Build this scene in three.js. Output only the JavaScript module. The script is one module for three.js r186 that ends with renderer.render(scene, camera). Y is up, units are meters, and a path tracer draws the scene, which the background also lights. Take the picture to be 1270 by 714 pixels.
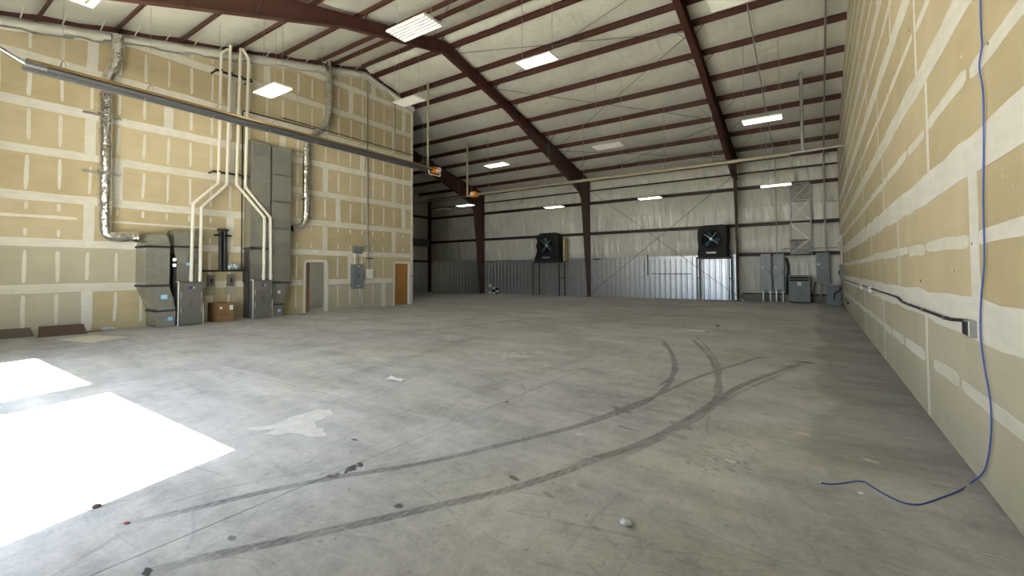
import * as THREE from 'three';
import { mergeGeometries } from 'three/addons/utils/BufferGeometryUtils.js';
import { RoundedBoxGeometry } from 'three/addons/geometries/RoundedBoxGeometry.js';
import { RectAreaLightUniformsLib } from 'three/addons/lights/RectAreaLightUniformsLib.js';

// ---------------------------------------------------------------- camera, sky, sun, exposure
const scene = new THREE.Scene();
const V = (x, y, z) => new THREE.Vector3(x, y, z);
const FPX = 554.2, PCX = 635, PCY = 320, EYE = V(0, 1.61, 0);
// room axes in camera space (x right, y down, z forward), from the vanishing points of the photograph
const dirOf = (px, py) => V((px - PCX) / FPX, (py - PCY) / FPX, 1).normalize();
const axMZ = dirOf(1012.05, 335.02);
const axMX = dirOf(-180.07, 340.56); axMX.addScaledVector(axMZ, -axMX.dot(axMZ)).normalize();
const AX = axMX.clone().negate(), AZ = axMZ.clone().negate(), AY = new THREE.Vector3().crossVectors(AZ, AX);
function ray(px, py) { const d = dirOf(px, py); return V(d.dot(AX), d.dot(AY), d.dot(AZ)); }
function at(px, py, axis, val) { const r = ray(px, py), t = (val - EYE[axis]) / r[axis]; return EYE.clone().addScaledVector(r, t); }
const onFloor = (px, py) => at(px, py, 'y', 0);

const camera = new THREE.PerspectiveCamera(2 * Math.atan(357 / FPX) * 180 / Math.PI, 1270 / 714, 0.05, 200);
camera.position.copy(EYE);
{
  const right = V(AX.x, AY.x, AZ.x), up = V(-AX.y, -AY.y, -AZ.y), back = V(-AX.z, -AY.z, -AZ.z);
  camera.quaternion.setFromRotationMatrix(new THREE.Matrix4().makeBasis(right, up, back));
}
camera.setViewOffset(1270, 714, 0, 357 - PCY, 1270, 714);

const renderer = new THREE.WebGLRenderer({ antialias: true });
renderer.toneMapping = THREE.LinearToneMapping;
renderer.toneMappingExposure = 0.92;
renderer.shadowMap.enabled = true;
RectAreaLightUniformsLib.init();

const SUN = 165, SKY = 8, LAMP = 3.5;
scene.background = new THREE.Color(0.80 * SKY, 0.95 * SKY, 1.18 * SKY);
const sun = new THREE.DirectionalLight(new THREE.Color(1.0, 0.96, 0.88), SUN);
{
  const az = 15 * Math.PI / 180, el = 53.4 * Math.PI / 180;      // light travels towards -z, 15 degrees to -x
  sun.target.position.set(-8, 0, 0);
  sun.position.set(-8 + 60 * Math.sin(az) * Math.cos(el), 60 * Math.sin(el), 60 * Math.cos(az) * Math.cos(el));
  sun.castShadow = true;
  const c = sun.shadow.camera; c.left = -30; c.right = 30; c.top = 30; c.bottom = -30; c.near = 1; c.far = 140;
  sun.shadow.mapSize.set(4096, 4096);
  scene.add(sun, sun.target);
}

// ---------------------------------------------------------------- dimensions
const XR = 0.99, XL = -16.93, ZB = -26.95, ZF = 0.9, XE = -26.5, ZL = -15.92;
const RIDGE = -13.0, YR = 10.78, SL = 0.24;
const yb = (z) => YR - SL * Math.abs(z - RIDGE);                 // underside of the purlins
const PD = 0.2;                                                  // purlin depth
const FRAMES = [-3.44, -12.08, -20.75];

// ---------------------------------------------------------------- small tools
let seed = 12345;
const rnd = () => { seed = (seed * 1664525 + 1013904223) >>> 0; return seed / 4294967296; };
const rr = (a, b) => a + (b - a) * rnd();
function hash(ix, iy, s) { let h = Math.imul(ix, 374761393) ^ Math.imul(iy, 668265263) ^ Math.imul(s, 2147483647); h = Math.imul(h ^ (h >>> 13), 1274126177); return ((h ^ (h >>> 16)) >>> 0) / 4294967296; }
function vn(x, y, s = 0, px = 0, py = 0) {
  let ix = Math.floor(x), iy = Math.floor(y); const fx = x - ix, fy = y - iy;
  const u = fx * fx * (3 - 2 * fx), v = fy * fy * (3 - 2 * fy);
  let ix1 = ix + 1, iy1 = iy + 1;
  if (px) { ix = ((ix % px) + px) % px; ix1 = ((ix1 % px) + px) % px; }
  if (py) { iy = ((iy % py) + py) % py; iy1 = ((iy1 % py) + py) % py; }
  const a = hash(ix, iy, s), b = hash(ix1, iy, s), c = hash(ix, iy1, s), d = hash(ix1, iy1, s);
  return a + (b - a) * u + (c - a) * v + (a - b - c + d) * u * v;
}
function fbm(x, y, o = 4, s = 0, p = 0) { let t = 0, a = 0.5, n = 0; for (let i = 0; i < o; i++) { t += a * vn(x, y, s + i, p, p); n += a; x *= 2; y *= 2; p *= 2; a *= 0.5; } return t / n; }
const toS = (l) => { l = Math.min(1, Math.max(0, l)); return 255 * (l <= 0.0031308 ? 12.92 * l : 1.055 * Math.pow(l, 1 / 2.4) - 0.055); };
function tex(w, h, fn, srgb = true) {                            // fn(u, v) -> linear [r, g, b] or a number
  const d = new Uint8Array(w * h * 4);
  for (let j = 0; j < h; j++) for (let i = 0; i < w; i++) {
    const c = fn((i + 0.5) / w, (j + 0.5) / h, i, j), k = 4 * (j * w + i);
    for (let q = 0; q < 3; q++) { const l = Array.isArray(c) ? c[q] : c; d[k + q] = srgb ? toS(l) : Math.max(0, Math.min(255, 255 * l)); }
    d[k + 3] = 255;
  }
  const t = new THREE.DataTexture(d, w, h, THREE.RGBAFormat);
  t.wrapS = t.wrapT = THREE.RepeatWrapping; t.magFilter = THREE.LinearFilter; t.minFilter = THREE.LinearMipmapLinearFilter; t.generateMipmaps = true;
  if (srgb) t.colorSpace = THREE.SRGBColorSpace;
  t.needsUpdate = true; return t;
}
const rep = (t, sx, sy = sx) => { const c = t.clone(); c.repeat.set(1 / sx, 1 / sy); c.needsUpdate = true; return c; };
const lin = (r, g, b) => new THREE.Color().setRGB(r, g, b);
function mat(color, roughness = 0.7, metalness = 0, extra = {}) {
  return new THREE.MeshStandardMaterial({ color, roughness, metalness, side: THREE.DoubleSide, ...extra });
}
function boxUV(g) {                                              // uv in metres, by the way each face points
  const p = g.attributes.position, n = g.attributes.normal, uv = new Float32Array(p.count * 2);
  for (let i = 0; i < p.count; i++) {
    const ax = Math.abs(n.getX(i)), ay = Math.abs(n.getY(i)), az = Math.abs(n.getZ(i));
    let u, v;
    if (ax >= ay && ax >= az) { u = p.getZ(i); v = p.getY(i); } else if (ay >= az) { u = p.getX(i); v = p.getZ(i); } else { u = p.getX(i); v = p.getY(i); }
    uv[2 * i] = u; uv[2 * i + 1] = v;
  }
  g.setAttribute('uv', new THREE.BufferAttribute(uv, 2)); return g;
}
const names = new Map();
function numbered(name) { const n = names.get(name) ?? 0; names.set(name, n + 1); return n ? name + '_' + String(n).padStart(3, '0') : name; }
function prep(list) {
  const gs = (Array.isArray(list) ? list : [list]).map((g) => { g = g.index ? g.toNonIndexed() : g; for (const k of Object.keys(g.attributes)) if (!['position', 'normal', 'uv'].includes(k)) g.deleteAttribute(k); if (!g.attributes.uv) boxUV(g); return g; });
  return gs.length > 1 ? mergeGeometries(gs) : gs[0];
}
function mesh(name, list, m, parent, metres = true) {
  const g = prep(list); if (metres) boxUV(g);
  const o = new THREE.Mesh(g, m); o.castShadow = o.receiveShadow = true;
  if (parent === scene) o.name = numbered(name); else o.name = name;
  parent.add(o); return o;
}
function tag(o, label, category, group) { o.userData.label = label; o.userData.category = category; if (group) o.userData.group = group; return o; }
function thing(name, label, category, group, pos) { const o = new THREE.Group(); o.name = numbered(name); scene.add(o); if (pos) o.position.copy(pos); return tag(o, label, category, group); }
function struct(name, list, m, label, category) {
  const o = mesh(name, list, m, scene); o.userData.kind = 'structure'; if (label) { o.userData.label = label; o.userData.category = category; } return o;
}
function bx(x0, x1, y0, y1, z0, z1) { const g = new THREE.BoxGeometry(Math.abs(x1 - x0), Math.abs(y1 - y0), Math.abs(z1 - z0)); return g.translate((x0 + x1) / 2, (y0 + y1) / 2, (z0 + z1) / 2); }
function rbx(x0, x1, y0, y1, z0, z1, r = 0.01) {
  const w = Math.abs(x1 - x0), h = Math.abs(y1 - y0), d = Math.abs(z1 - z0);
  const g = new RoundedBoxGeometry(w, h, d, 2, Math.min(r, w / 2.1, h / 2.1, d / 2.1)); return g.translate((x0 + x1) / 2, (y0 + y1) / 2, (z0 + z1) / 2);
}
function rod(a, b, r, n = 8, r2 = r) {
  const d = b.clone().sub(a), g = new THREE.CylinderGeometry(r2, r, d.length(), n);
  g.applyQuaternion(new THREE.Quaternion().setFromUnitVectors(V(0, 1, 0), d.clone().normalize()));
  return g.translate((a.x + b.x) / 2, (a.y + b.y) / 2, (a.z + b.z) / 2);
}
function bar(a, b, w, h) {                                       // a rectangular bar from a to b
  const d = b.clone().sub(a), g = new THREE.BoxGeometry(w, h, d.length()), q = new THREE.Matrix4().lookAt(a, b, Math.abs(d.y) > 0.95 * d.length() ? V(1, 0, 0) : V(0, 1, 0));
  g.applyMatrix4(q); return g.translate((a.x + b.x) / 2, (a.y + b.y) / 2, (a.z + b.z) / 2);
}
// a pipe through points with short bends at the corners
function pipe(pts, r, bend = 0.12, n = 10) {
  const path = new THREE.CurvePath();
  let last = pts[0];
  for (let i = 1; i < pts.length - 1; i++) {
    const a = pts[i].clone().add(pts[i - 1].clone().sub(pts[i]).setLength(Math.min(bend, pts[i].distanceTo(pts[i - 1]) * 0.45)));
    const b = pts[i].clone().add(pts[i + 1].clone().sub(pts[i]).setLength(Math.min(bend, pts[i].distanceTo(pts[i + 1]) * 0.45)));
    path.add(new THREE.LineCurve3(last, a)); path.add(new THREE.QuadraticBezierCurve3(a, pts[i], b)); last = b;
  }
  path.add(new THREE.LineCurve3(last, pts[pts.length - 1]));
  const gs = [];
  for (const c of path.curves) gs.push(c.isLineCurve3 ? new THREE.TubeGeometry(c, 1, r, n) : new THREE.TubeGeometry(c, 6, r, n));
  return mergeGeometries(gs.map((g) => g.toNonIndexed()));
}
// polygon in a (h, y) plane pushed out along an axis: plane 'x' means h = z and the thickness runs in x
function slab(poly, from, to, plane = 'x', bevel = 0) {
  const s = new THREE.Shape(poly.map(([h, y]) => new THREE.Vector2(h, y)));
  const g = new THREE.ExtrudeGeometry(s, { depth: Math.abs(to - from) - 2 * bevel, bevelEnabled: bevel > 0, bevelThickness: bevel, bevelSize: bevel, bevelOffset: -bevel, bevelSegments: 2, curveSegments: 12 });
  if (bevel) g.translate(0, 0, bevel);
  if (plane === 'x') { g.rotateY(-Math.PI / 2); g.translate(Math.max(from, to), 0, 0); }   // local z -> -x, local x -> z
  else g.translate(0, 0, Math.min(from, to));
  return g;
}
function clip(poly, inside, cut) {
  const out = [];
  for (let i = 0; i < poly.length; i++) {
    const a = poly[i], b = poly[(i + 1) % poly.length], ia = inside(a), ib = inside(b);
    if (ia) out.push(a);
    if (ia !== ib) out.push(cut(a, b));
  }
  return out;
}
// keep what is under the two slopes y = f(z) - off
function underRoof(poly, off) {
  for (const s of [1, -1]) {
    const top = (z) => YR - off + s * SL * (z - RIDGE), f = (p) => top(p[0]) - p[1];
    poly = clip(poly, (p) => f(p) >= 0, (a, b) => { const t = f(a) / (f(a) - f(b)); return [a[0] + t * (b[0] - a[0]), a[1] + t * (b[1] - a[1])]; });
    if (poly.length < 3) return null;
  }
  return poly;
}
function rectMinus(rects, o) {                                   // rects [z0, z1, y0, y1] minus opening o
  const out = [];
  for (const [a, b, c, d] of rects) {
    if (o[0] >= b || o[1] <= a || o[2] >= d || o[3] <= c) { out.push([a, b, c, d]); continue; }
    if (o[0] > a) out.push([a, o[0], c, d]);
    if (o[1] < b) out.push([o[1], b, c, d]);
    const l = Math.max(a, o[0]), r = Math.min(b, o[1]);
    if (o[2] > c) out.push([l, r, c, o[2]]);
    if (o[3] < d) out.push([l, r, o[3], d]);
  }
  return out.filter(([a, b, c, d]) => b - a > 0.01 && d - c > 0.01);
}

// ---------------------------------------------------------------- materials
const M = {};
{
  const paper = tex(512, 512, (u, v) => { const f = fbm(u * 6, v * 6, 4, 3, 6), g = vn(u * 256, v * 256, 9, 256, 256), s = fbm(u * 3, v * 24, 3, 21, 3); const k = 0.86 + 0.17 * f + 0.06 * (g - 0.5) + 0.07 * (s - 0.5); return [k, k * (0.985 + 0.02 * f), k * (0.95 + 0.06 * f)]; });
  const mud = tex(512, 512, (u, v) => { const f = fbm(u * 8, v * 8, 5, 40, 8), st = fbm(u * 4, v * 40, 3, 50, 4); const k = 0.80 + 0.16 * f + 0.12 * (st - 0.5); return [k, k * 0.995, k * (0.95 + 0.05 * f)]; });
  const pb = tex(256, 256, (u, v) => 0.5 * fbm(u * 8, v * 8, 4, 60, 8) + 0.5 * vn(u * 128, v * 128, 61, 128, 128), false);
  const wrinkle = tex(512, 512, (u, v) => { const a = fbm(u * 4 + 0.6 * fbm(u * 3, v * 3, 2, 5, 3), v * 6, 4, 70, 4), b = 1 - Math.abs(2 * fbm(u * 8, v * 4, 3, 75, 8) - 1); return 0.55 * a + 0.45 * b; }, false);
  const blot = tex(256, 256, (u, v) => 0.85 + 0.2 * fbm(u * 4, v * 4, 4, 90, 4));
  const steel = tex(256, 256, (u, v) => 0.75 + 0.35 * fbm(u * 6, v * 6, 5, 110, 6));
  const zincT = tex(256, 256, (u, v) => 0.78 + 0.3 * fbm(u * 12, v * 12, 3, 130, 12) + 0.1 * (vn(u * 64, v * 64, 131, 64, 64) - 0.5));
  const crum = tex(512, 512, (u, v) => { const a = 1 - Math.abs(2 * fbm(u * 6, v * 6, 4, 150, 6) - 1), b = 1 - Math.abs(2 * fbm(u * 13, v * 13, 3, 155, 13) - 1); return 0.6 * a + 0.4 * b; }, false);
  const grain = tex(256, 512, (u, v) => { const g = fbm(u * 24, v * 2, 4, 170, 0), k = 0.7 + 0.45 * g; return [k, k * 0.97, k * 0.9]; });
  const kraft = tex(256, 256, (u, v) => 0.86 + 0.12 * fbm(u * 16, v * 4, 4, 190, 0) + 0.06 * (vn(u * 128, v * 128, 192) - 0.5));
  const conc = tex(512, 512, (u, v) => 0.7 + 0.4 * fbm(u * 6, v * 6, 5, 200, 6));
  M.drywall = ['#beb190', '#b8ab88', '#c1b594'].map((c) => mat(c, 0.9, 0, { map: rep(paper, 2.4), bumpMap: rep(pb, 0.6), bumpScale: 0.0008 }));
  M.drywallGrey = ['#b9b39f', '#b5af9a'].map((c) => mat(c, 0.9, 0, { map: rep(paper, 2.4), bumpMap: rep(pb, 0.6), bumpScale: 0.0008 }));
  M.mud = ['#e3e1d8', '#dcdace'].map((c) => mat(c, 0.92, 0, { map: rep(mud, 1.3), bumpMap: rep(pb, 0.5), bumpScale: 0.001 }));
  M.trimWhite = mat('#dedccf', 0.6, 0, { map: rep(blot, 1) });
  M.vinyl = mat('#d4d4c9', 0.24, 0, { map: rep(blot, 3), bumpMap: rep(wrinkle, 1.3, 5), bumpScale: 0.06 });
  M.vinylRoof = mat('#d6d6ca', 0.5, 0, { map: rep(blot, 3), bumpMap: rep(wrinkle, 2.3), bumpScale: 0.05 });
  M.seam = mat('#e0dfd2', 0.5);
  M.redSteel = mat(lin(0.066, 0.021, 0.014), 0.5, 0, { map: rep(steel, 1.2) });
  M.redGirt = mat(lin(0.034, 0.013, 0.011), 0.55, 0, { map: rep(steel, 1.2) });
  M.liner = mat(lin(0.58, 0.61, 0.63), 0.34, 0.8, { map: rep(zincT, 1.5) });
  M.duct = mat(lin(0.38, 0.385, 0.345), 0.27, 0.65, { map: rep(zincT, 0.9) });
  M.ductDark = mat(lin(0.10, 0.10, 0.095), 0.5, 0.5);
  M.flange = mat(lin(0.02, 0.02, 0.02), 0.6, 0.2);
  M.furnace = mat(lin(0.185, 0.18, 0.16), 0.42, 0.25, { map: rep(blot, 1) });
  M.foil = mat(lin(0.82, 0.81, 0.77), 0.13, 1, { bumpMap: rep(crum, 0.9), bumpScale: 0.02 });
  M.pvc = mat('#efeadb', 0.45);
  M.black = mat(lin(0.012, 0.012, 0.012), 0.5, 0.1);
  M.blackPipe = mat(lin(0.02, 0.02, 0.02), 0.5, 0.4);
  M.galv = mat(lin(0.50, 0.51, 0.50), 0.38, 0.8, { map: rep(zincT, 0.5) });
  M.chrome = mat(lin(0.75, 0.76, 0.76), 0.18, 1);
  M.panelGrey = mat(lin(0.20, 0.235, 0.25), 0.5, 0.15, { map: rep(blot, 1) });
  M.panelLight = mat(lin(0.33, 0.37, 0.39), 0.5, 0.1, { map: rep(blot, 1) });
  M.white = mat('#e8e8e2', 0.5);
  M.label = mat('#e4e6e4', 0.6);
  M.blueLabel = mat('#8fc7e6', 0.6);
  M.kraft = mat('#8c6a46', 0.85, 0, { map: rep(kraft, 0.7) });
  M.brownBoard = mat('#5d4a3c', 0.85, 0, { map: rep(kraft, 0.9) });
  M.greyBoard = mat('#6f6557', 0.85, 0, { map: rep(kraft, 0.9) });
  M.wood = mat('#a8793c', 0.45, 0, { map: rep(grain, 0.5, 1.6) });
  M.concrete = mat('#8c8a80', 0.85, 0, { map: rep(conc, 2.5) });
  M.apron = mat('#b9b4a8', 0.9, 0, { map: rep(conc, 4) });
  M.orange = mat('#d97a10', 0.5);
  M.heatTube = mat(lin(0.10, 0.105, 0.11), 0.55, 0.4);
  M.hoodReflectedGold = mat(lin(0.25, 0.16, 0.05), 0.5, 0.3);  // gold colour paints in the drywall reflected by the metal hood side
  M.hoodCream = mat(lin(0.46, 0.42, 0.30), 0.4, 0.45);
  M.gasPipe = mat(lin(0.36, 0.34, 0.24), 0.5, 0.2);
  M.conduit = mat(lin(0.36, 0.36, 0.34), 0.4, 0.6);
  M.cable = mat(lin(0.055, 0.11, 0.42), 0.4);
  M.cooler = mat(lin(0.007, 0.007, 0.006), 0.68, 0, { bumpMap: rep(wrinkle, 1.2), bumpScale: 0.02 });
  M.coolerDeep = mat(lin(0.004, 0.004, 0.004), 0.8);
  M.blade = mat(lin(0.022, 0.095, 0.15), 0.45);
  M.stand = mat(lin(0.05, 0.052, 0.055), 0.5, 0.4);
  M.framePanel = mat('#bcbcb2', 0.3); M.frameDull = mat('#8f8d82', 0.3, 0, { bumpMap: rep(wrinkle, 0.8), bumpScale: 0.05 });
  M.lampGapShade = mat(lin(0.16, 0.15, 0.13), 0.6);  // shade between unlit tubes, put into the reflector colour
  M.lampPan = mat('#e9e8df', 0.45);
  M.tubeOff = mat('#eeeee6', 0.3);
  M.rodGrey = mat(lin(0.13, 0.125, 0.11), 0.5, 0.5);
  M.wire = mat(lin(0.45, 0.44, 0.40), 0.5, 0.4);
  M.tubeOn = mat('#ffffff', 0.4, 0, { emissive: lin(1, 0.98, 0.92), emissiveIntensity: 6 });
  M.paperBit = mat('#e9e9e4', 0.8);
  M.foilBit = mat(lin(0.6, 0.65, 0.7), 0.3, 0.7);
  M.redBit = mat('#8a2a22', 0.6);
  M.hinge = mat(lin(0.5, 0.5, 0.48), 0.3, 0.9);
}

// ---------------------------------------------------------------- floor: four slabs with sawn joints, tyre marks and stains
{
  const JX = -3.235, JZ = -3.62, G = 0.004;
  const F = (px, py) => { const p = onFloor(px, py); return [p.x, p.z]; };
  // tyre tracks in floor coordinates: points, width, strength, tread
  const tracks = [
    [[[150, 651], [230, 633], [330, 609], [420, 591], [520, 575], [620, 552], [720, 527], [790, 503], [822, 484], [836, 458], [832, 436], [822, 421]], 0.115, 0.5, 1],
    [[[165, 714], [250, 692], [330, 675], [420, 655], [530, 630], [640, 604], [740, 570], [820, 540], [872, 513], [890, 490], [890, 465], [878, 440], [858, 420]], 0.13, 0.48, 1],
    [[[640, 546], [700, 532], [800, 496], [870, 466], [942, 443]], 0.11, 0.42, 0],
    [[[700, 580], [790, 552], [850, 522], [920, 478], [998, 449]], 0.15, 0.5, 0],
    [[[760, 572], [840, 533], [910, 490], [990, 455]], 0.1, 0.3, 0],
    [[[812, 482], [838, 462], [835, 440], [820, 424]], 0.07, 0.45, 0],
    [[[884, 488], [893, 458], [878, 432], [862, 416]], 0.07, 0.4, 0],
    [[[480, 612], [560, 598], [665, 580]], 0.1, 0.2, 0],
    [[[150, 640], [300, 600], [480, 570]], 0.05, 0.12, 0],
    [[[560, 500], [640, 470], [700, 452], [740, 440]], 0.25, 0.1, 0],
    [[[330, 440], [420, 425], [520, 410], [640, 398]], 0.5, 0.12, 0],
    [[[420, 470], [520, 440], [600, 415]], 0.35, 0.12, 0],
    [[[560, 405], [660, 395], [760, 392]], 0.4, 0.14, 0],
    [[[310, 425], [345, 420], [395, 418], [370, 428]], 0.12, 0.12, 0],
  ].map(([pts, w, s, t]) => { const c = new THREE.CatmullRomCurve3(pts.map(([x, y]) => { const q = F(x, y); return V(q[0], 0, q[1]); })); return { c, w: w * (w < 0.2 ? 0.76 : 1), s, t, len: c.getLength() }; });
  const spots = [];                                              // [x, z, rx, rz, angle, strength (<0 dark)]
  const spot = (px, py, rx, rz, ang, s) => { const q = F(px, py); spots.push([q[0], q[1], rx, rz, ang, s]); };
  for (let k = 0; k < 16; k++) { const t = rnd(); spot(412 + 38 * t + rr(-3, 3), 591 - 16 * t + rr(-2.5, 2.5), rr(0.015, 0.06), rr(0.01, 0.03), rr(0, 1), -rr(0.55, 0.85)); }
  for (let k = 0; k < 60; k++) spot(895 + rr(-45, 45), 568 + rr(-22, 22), rr(0.01, 0.07), rr(0.006, 0.02), rr(0, 1), -rr(0.1, 0.4));
  spot(440, 545, 0.05, 0.02, 0, -0.7);
  spot(638, 593, 0.07, 0.03, 0.4, -0.6); spot(495, 627, 0.04, 0.03, 0, -0.7); spot(183, 709, 0.05, 0.025, 0.2, -0.85); spot(288, 667, 0.04, 0.02, 0, -0.6);
  spot(775, 530, 0.1, 0.03, 0.3, -0.35);  spot(680, 613, 0.07, 0.03, 0.4, -0.3);
  spot(942, 443, 0.14, 0.07, 0.2, -0.55); spot(998, 449, 0.16, 0.08, 0.3, -0.6); spot(770, 508, 0.16, 0.05, 0.4, -0.45); spot(845, 527, 0.15, 0.08, 0.5, -0.3);
  spot(740, 655, 0.03, 0.02, 0, -0.3); spot(840, 540, 0.16, 0.06, 0.3, -0.25); spot(800, 377, 1.2, 0.2, 0, -0.25); spot(870, 380, 1.4, 0.2, 0, -0.3);
  for (let i = 0; i < 110; i++) spot(rr(380, 960), rr(590, 712), rr(0.004, 0.028), rr(0.003, 0.012), rr(0, 3), -rr(0.08, 0.3));
  for (let i = 0; i < 90; i++) spot(rr(200, 1000), rr(430, 600), rr(0.01, 0.035), rr(0.006, 0.015), rr(0, 3), -rr(0.08, 0.35));
  for (let i = 0; i < 40; i++) spot(rr(300, 1100), rr(420, 712), rr(0.004, 0.012), rr(0.004, 0.01), rr(0, 3), rr(0.5, 1));
  for (let i = 0; i < 26; i++) spot(636 + rr(-16, 18), 440 + rr(-4, 4), rr(0.03, 0.1), rr(0.02, 0.05), rr(0, 3), rr(0.4, 0.9));
  spot(718, 538, 0.05, 0.03, 0, 0.8); spot(905, 571, 0.05, 0.03, 0.3, 0.9); spot(1080, 571, 0.07, 0.03, 0.5, 0.8); spot(995, 537, 0.08, 0.05, 0.2, 0.6); spot(900, 665, 0.08, 0.05, 0.2, 0.25); spot(1130, 543, 0.05, 0.02, 0, 0.5);
  const scuffs = [];                                             // thin pale scratches
  for (let i = 0; i < 320; i++) { const q = F(rr(60, 1180), rr(400, 712)), a = rr(-0.5, 0.5) + (rnd() < 0.3 ? 1.4 : 0), l = rr(0.1, 1.1); scuffs.push([q[0], q[1], Math.cos(a), Math.sin(a), l, rr(0.003, 0.012), rr(0.06, 0.22), rnd() < 0.45]); }
  // the dried plaster splash
  const splash = [[305, 530], [330, 528], [348, 522], [362, 516], [385, 510], [408, 507], [414, 510], [405, 516], [392, 522], [390, 528], [402, 534], [404, 540], [388, 541], [372, 537], [360, 536], [345, 539], [327, 537], [338, 532], [318, 533]].map(([x, y]) => F(x, y));
  const inPoly = (x, z, P) => { let c = false; for (let i = 0, j = P.length - 1; i < P.length; j = i++) if ((P[i][1] > z) !== (P[j][1] > z) && x < (P[j][0] - P[i][0]) * (z - P[i][1]) / (P[j][1] - P[i][1]) + P[i][0]) c = !c; return c; };
  const sbb = [Math.min(...splash.map((p) => p[0])), Math.max(...splash.map((p) => p[0])), Math.min(...splash.map((p) => p[1])), Math.max(...splash.map((p) => p[1]))];
  function slabTexture(x0, x1, z0, z1, w, h) {
    const mark = new Float32Array(w * h), white = new Float32Array(w * h), sx = w / (x1 - x0), sz = h / (z1 - z0);
    for (const { c, w: tw, s, t, len } of tracks) {
      const n = Math.ceil(len / 0.02);
      for (let k = 0; k <= n; k++) {
        const p = c.getPointAt(k / n), tan = c.getTangentAt(k / n), d = k * len / n, hw = tw / 2;
        const wear = Math.min(1, 0.25 + 1.5 * fbm(d * 0.55 + s * 31, tw * 50, 3, 77)), str = Math.min(0.7, s * 1.15 * wear), ends = Math.min(1, Math.min(d, len - d) / 0.5 + 0.15);
        const i0 = Math.floor((p.x - hw - x0) * sx), i1 = Math.ceil((p.x + hw - x0) * sx), j0 = Math.floor((p.z - hw - z0) * sz), j1 = Math.ceil((p.z + hw - z0) * sz);
        for (let j = Math.max(0, j0); j <= Math.min(h - 1, j1); j++) for (let i = Math.max(0, i0); i <= Math.min(w - 1, i1); i++) {
          const x = x0 + (i + 0.5) / sx, z = z0 + (j + 0.5) / sz, ax = x - p.x, az = z - p.z, along = ax * tan.x + az * tan.z;
          if (Math.abs(along) > 0.03) continue;
          const off = (ax * -tan.z + az * tan.x) / hw; if (Math.abs(off) > 1) continue;
          const edge = Math.min(1, (1 - Math.abs(off)) * 4);
          const dd = d + along;
          let a = str * edge * ends * (0.6 + 0.4 * vn(dd * 3, off * 2, 7)) * (0.75 + 0.5 * vn(x * 40, z * 40, 8));
          if (t) a *= 0.7 + 0.3 * (Math.sin(dd * 60 + off * 5) > -0.2 ? 1 : 0.2);
          const q = j * w + i; if (a > mark[q]) mark[q] = a;
        }
      }
    }
    for (const [cx, cz, rx, rz, ang, s] of spots) {
      const R = Math.max(rx, rz) * 1.5, ca = Math.cos(ang), sa = Math.sin(ang);
      for (let j = Math.max(0, Math.floor((cz - R - z0) * sz)); j <= Math.min(h - 1, (cz + R - z0) * sz); j++) for (let i = Math.max(0, Math.floor((cx - R - x0) * sx)); i <= Math.min(w - 1, (cx + R - x0) * sx); i++) {
        const x = x0 + (i + 0.5) / sx - cx, z = z0 + (j + 0.5) / sz - cz, u = (x * ca + z * sa) / rx, v = (-x * sa + z * ca) / rz;
        const d = u * u + v * v + 0.9 * (vn((x + cx) * 1.5 / rx + cx * 9, (z + cz) * 1.5 / rz, 15) - 0.5); if (d > 1) continue;
        const a = Math.abs(s) * Math.min(1, (1 - d) * 2.5), q = j * w + i; if (s < 0) mark[q] = Math.max(mark[q], a); else white[q] = Math.max(white[q], a);
      }
    }
    for (const [cx, cz, ux, uz, l, hw, s, dark] of scuffs) {
      const st = 0.5 / Math.max(sx, sz);
      for (let d = 0; d < l; d += st) for (let e = -hw; e <= hw; e += st) {
        const bend = 0.12 * (vn(d * 2, cx * 3 + cz, 12) - 0.5), x = cx + ux * d - uz * (e + bend), z = cz + uz * d + ux * (e + bend), i = Math.floor((x - x0) * sx), j = Math.floor((z - z0) * sz);
        if (i < 0 || j < 0 || i >= w || j >= h) continue;
        const a = s * (0.3 + 0.7 * vn(d * 18, e * 200 + cx, 13)), q = j * w + i; if (dark) mark[q] = Math.max(mark[q], a); else white[q] = Math.max(white[q], a);
      }
    }
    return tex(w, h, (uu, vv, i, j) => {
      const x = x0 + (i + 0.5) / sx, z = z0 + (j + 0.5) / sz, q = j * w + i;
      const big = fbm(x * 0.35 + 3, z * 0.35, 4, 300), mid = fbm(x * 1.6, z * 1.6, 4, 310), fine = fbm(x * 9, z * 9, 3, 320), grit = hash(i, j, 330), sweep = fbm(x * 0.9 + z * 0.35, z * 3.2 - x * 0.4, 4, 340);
      const sc = vn(x * 3 + 0.8 * z, z * 16 - x * 2, 345), sc2 = fbm(x * 14 - z * 5, z * 5 + x * 3, 3, 347), wallSideDark = Math.max(0, Math.min(1, (x + 0.05 + 0.5 * (fbm(x * 1.7, z * 1.7, 4, 365) - 0.5)) * 6)) * Math.max(0, Math.min(1, (-4.3 - z + 1.6 * (fbm(x, z * 0.9, 4, 367) - 0.5)) * 1.2)) * (0.6 + 0.4 * sc2);  // last term: darker floor tone along the right wall, with a noisy edge
      let k = 0.405 * (0.55 + 0.42 * big + 0.36 * mid + 0.24 * fine + 0.42 * (sweep - 0.5) + 0.12 * (sc - 0.5) + 0.18 * (sc2 - 0.5) + 0.16 * (vn(x * 55, z * 55, 349) - 0.5) + 0.09 * (grit - 0.5)) * (1 - 0.34 * wallSideDark);
      const rust = Math.max(0, Math.min(1, (fbm(x * 0.8 + 20, z * 0.8, 4, 350) - 0.52) * 5)) * 0.35;
      let r = k, g = k * (0.995 - 0.02 * rust), b = k * (0.975 - 0.2 * rust);
      const m = 1 - mark[q]; r *= m; g *= m; b *= m;
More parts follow.
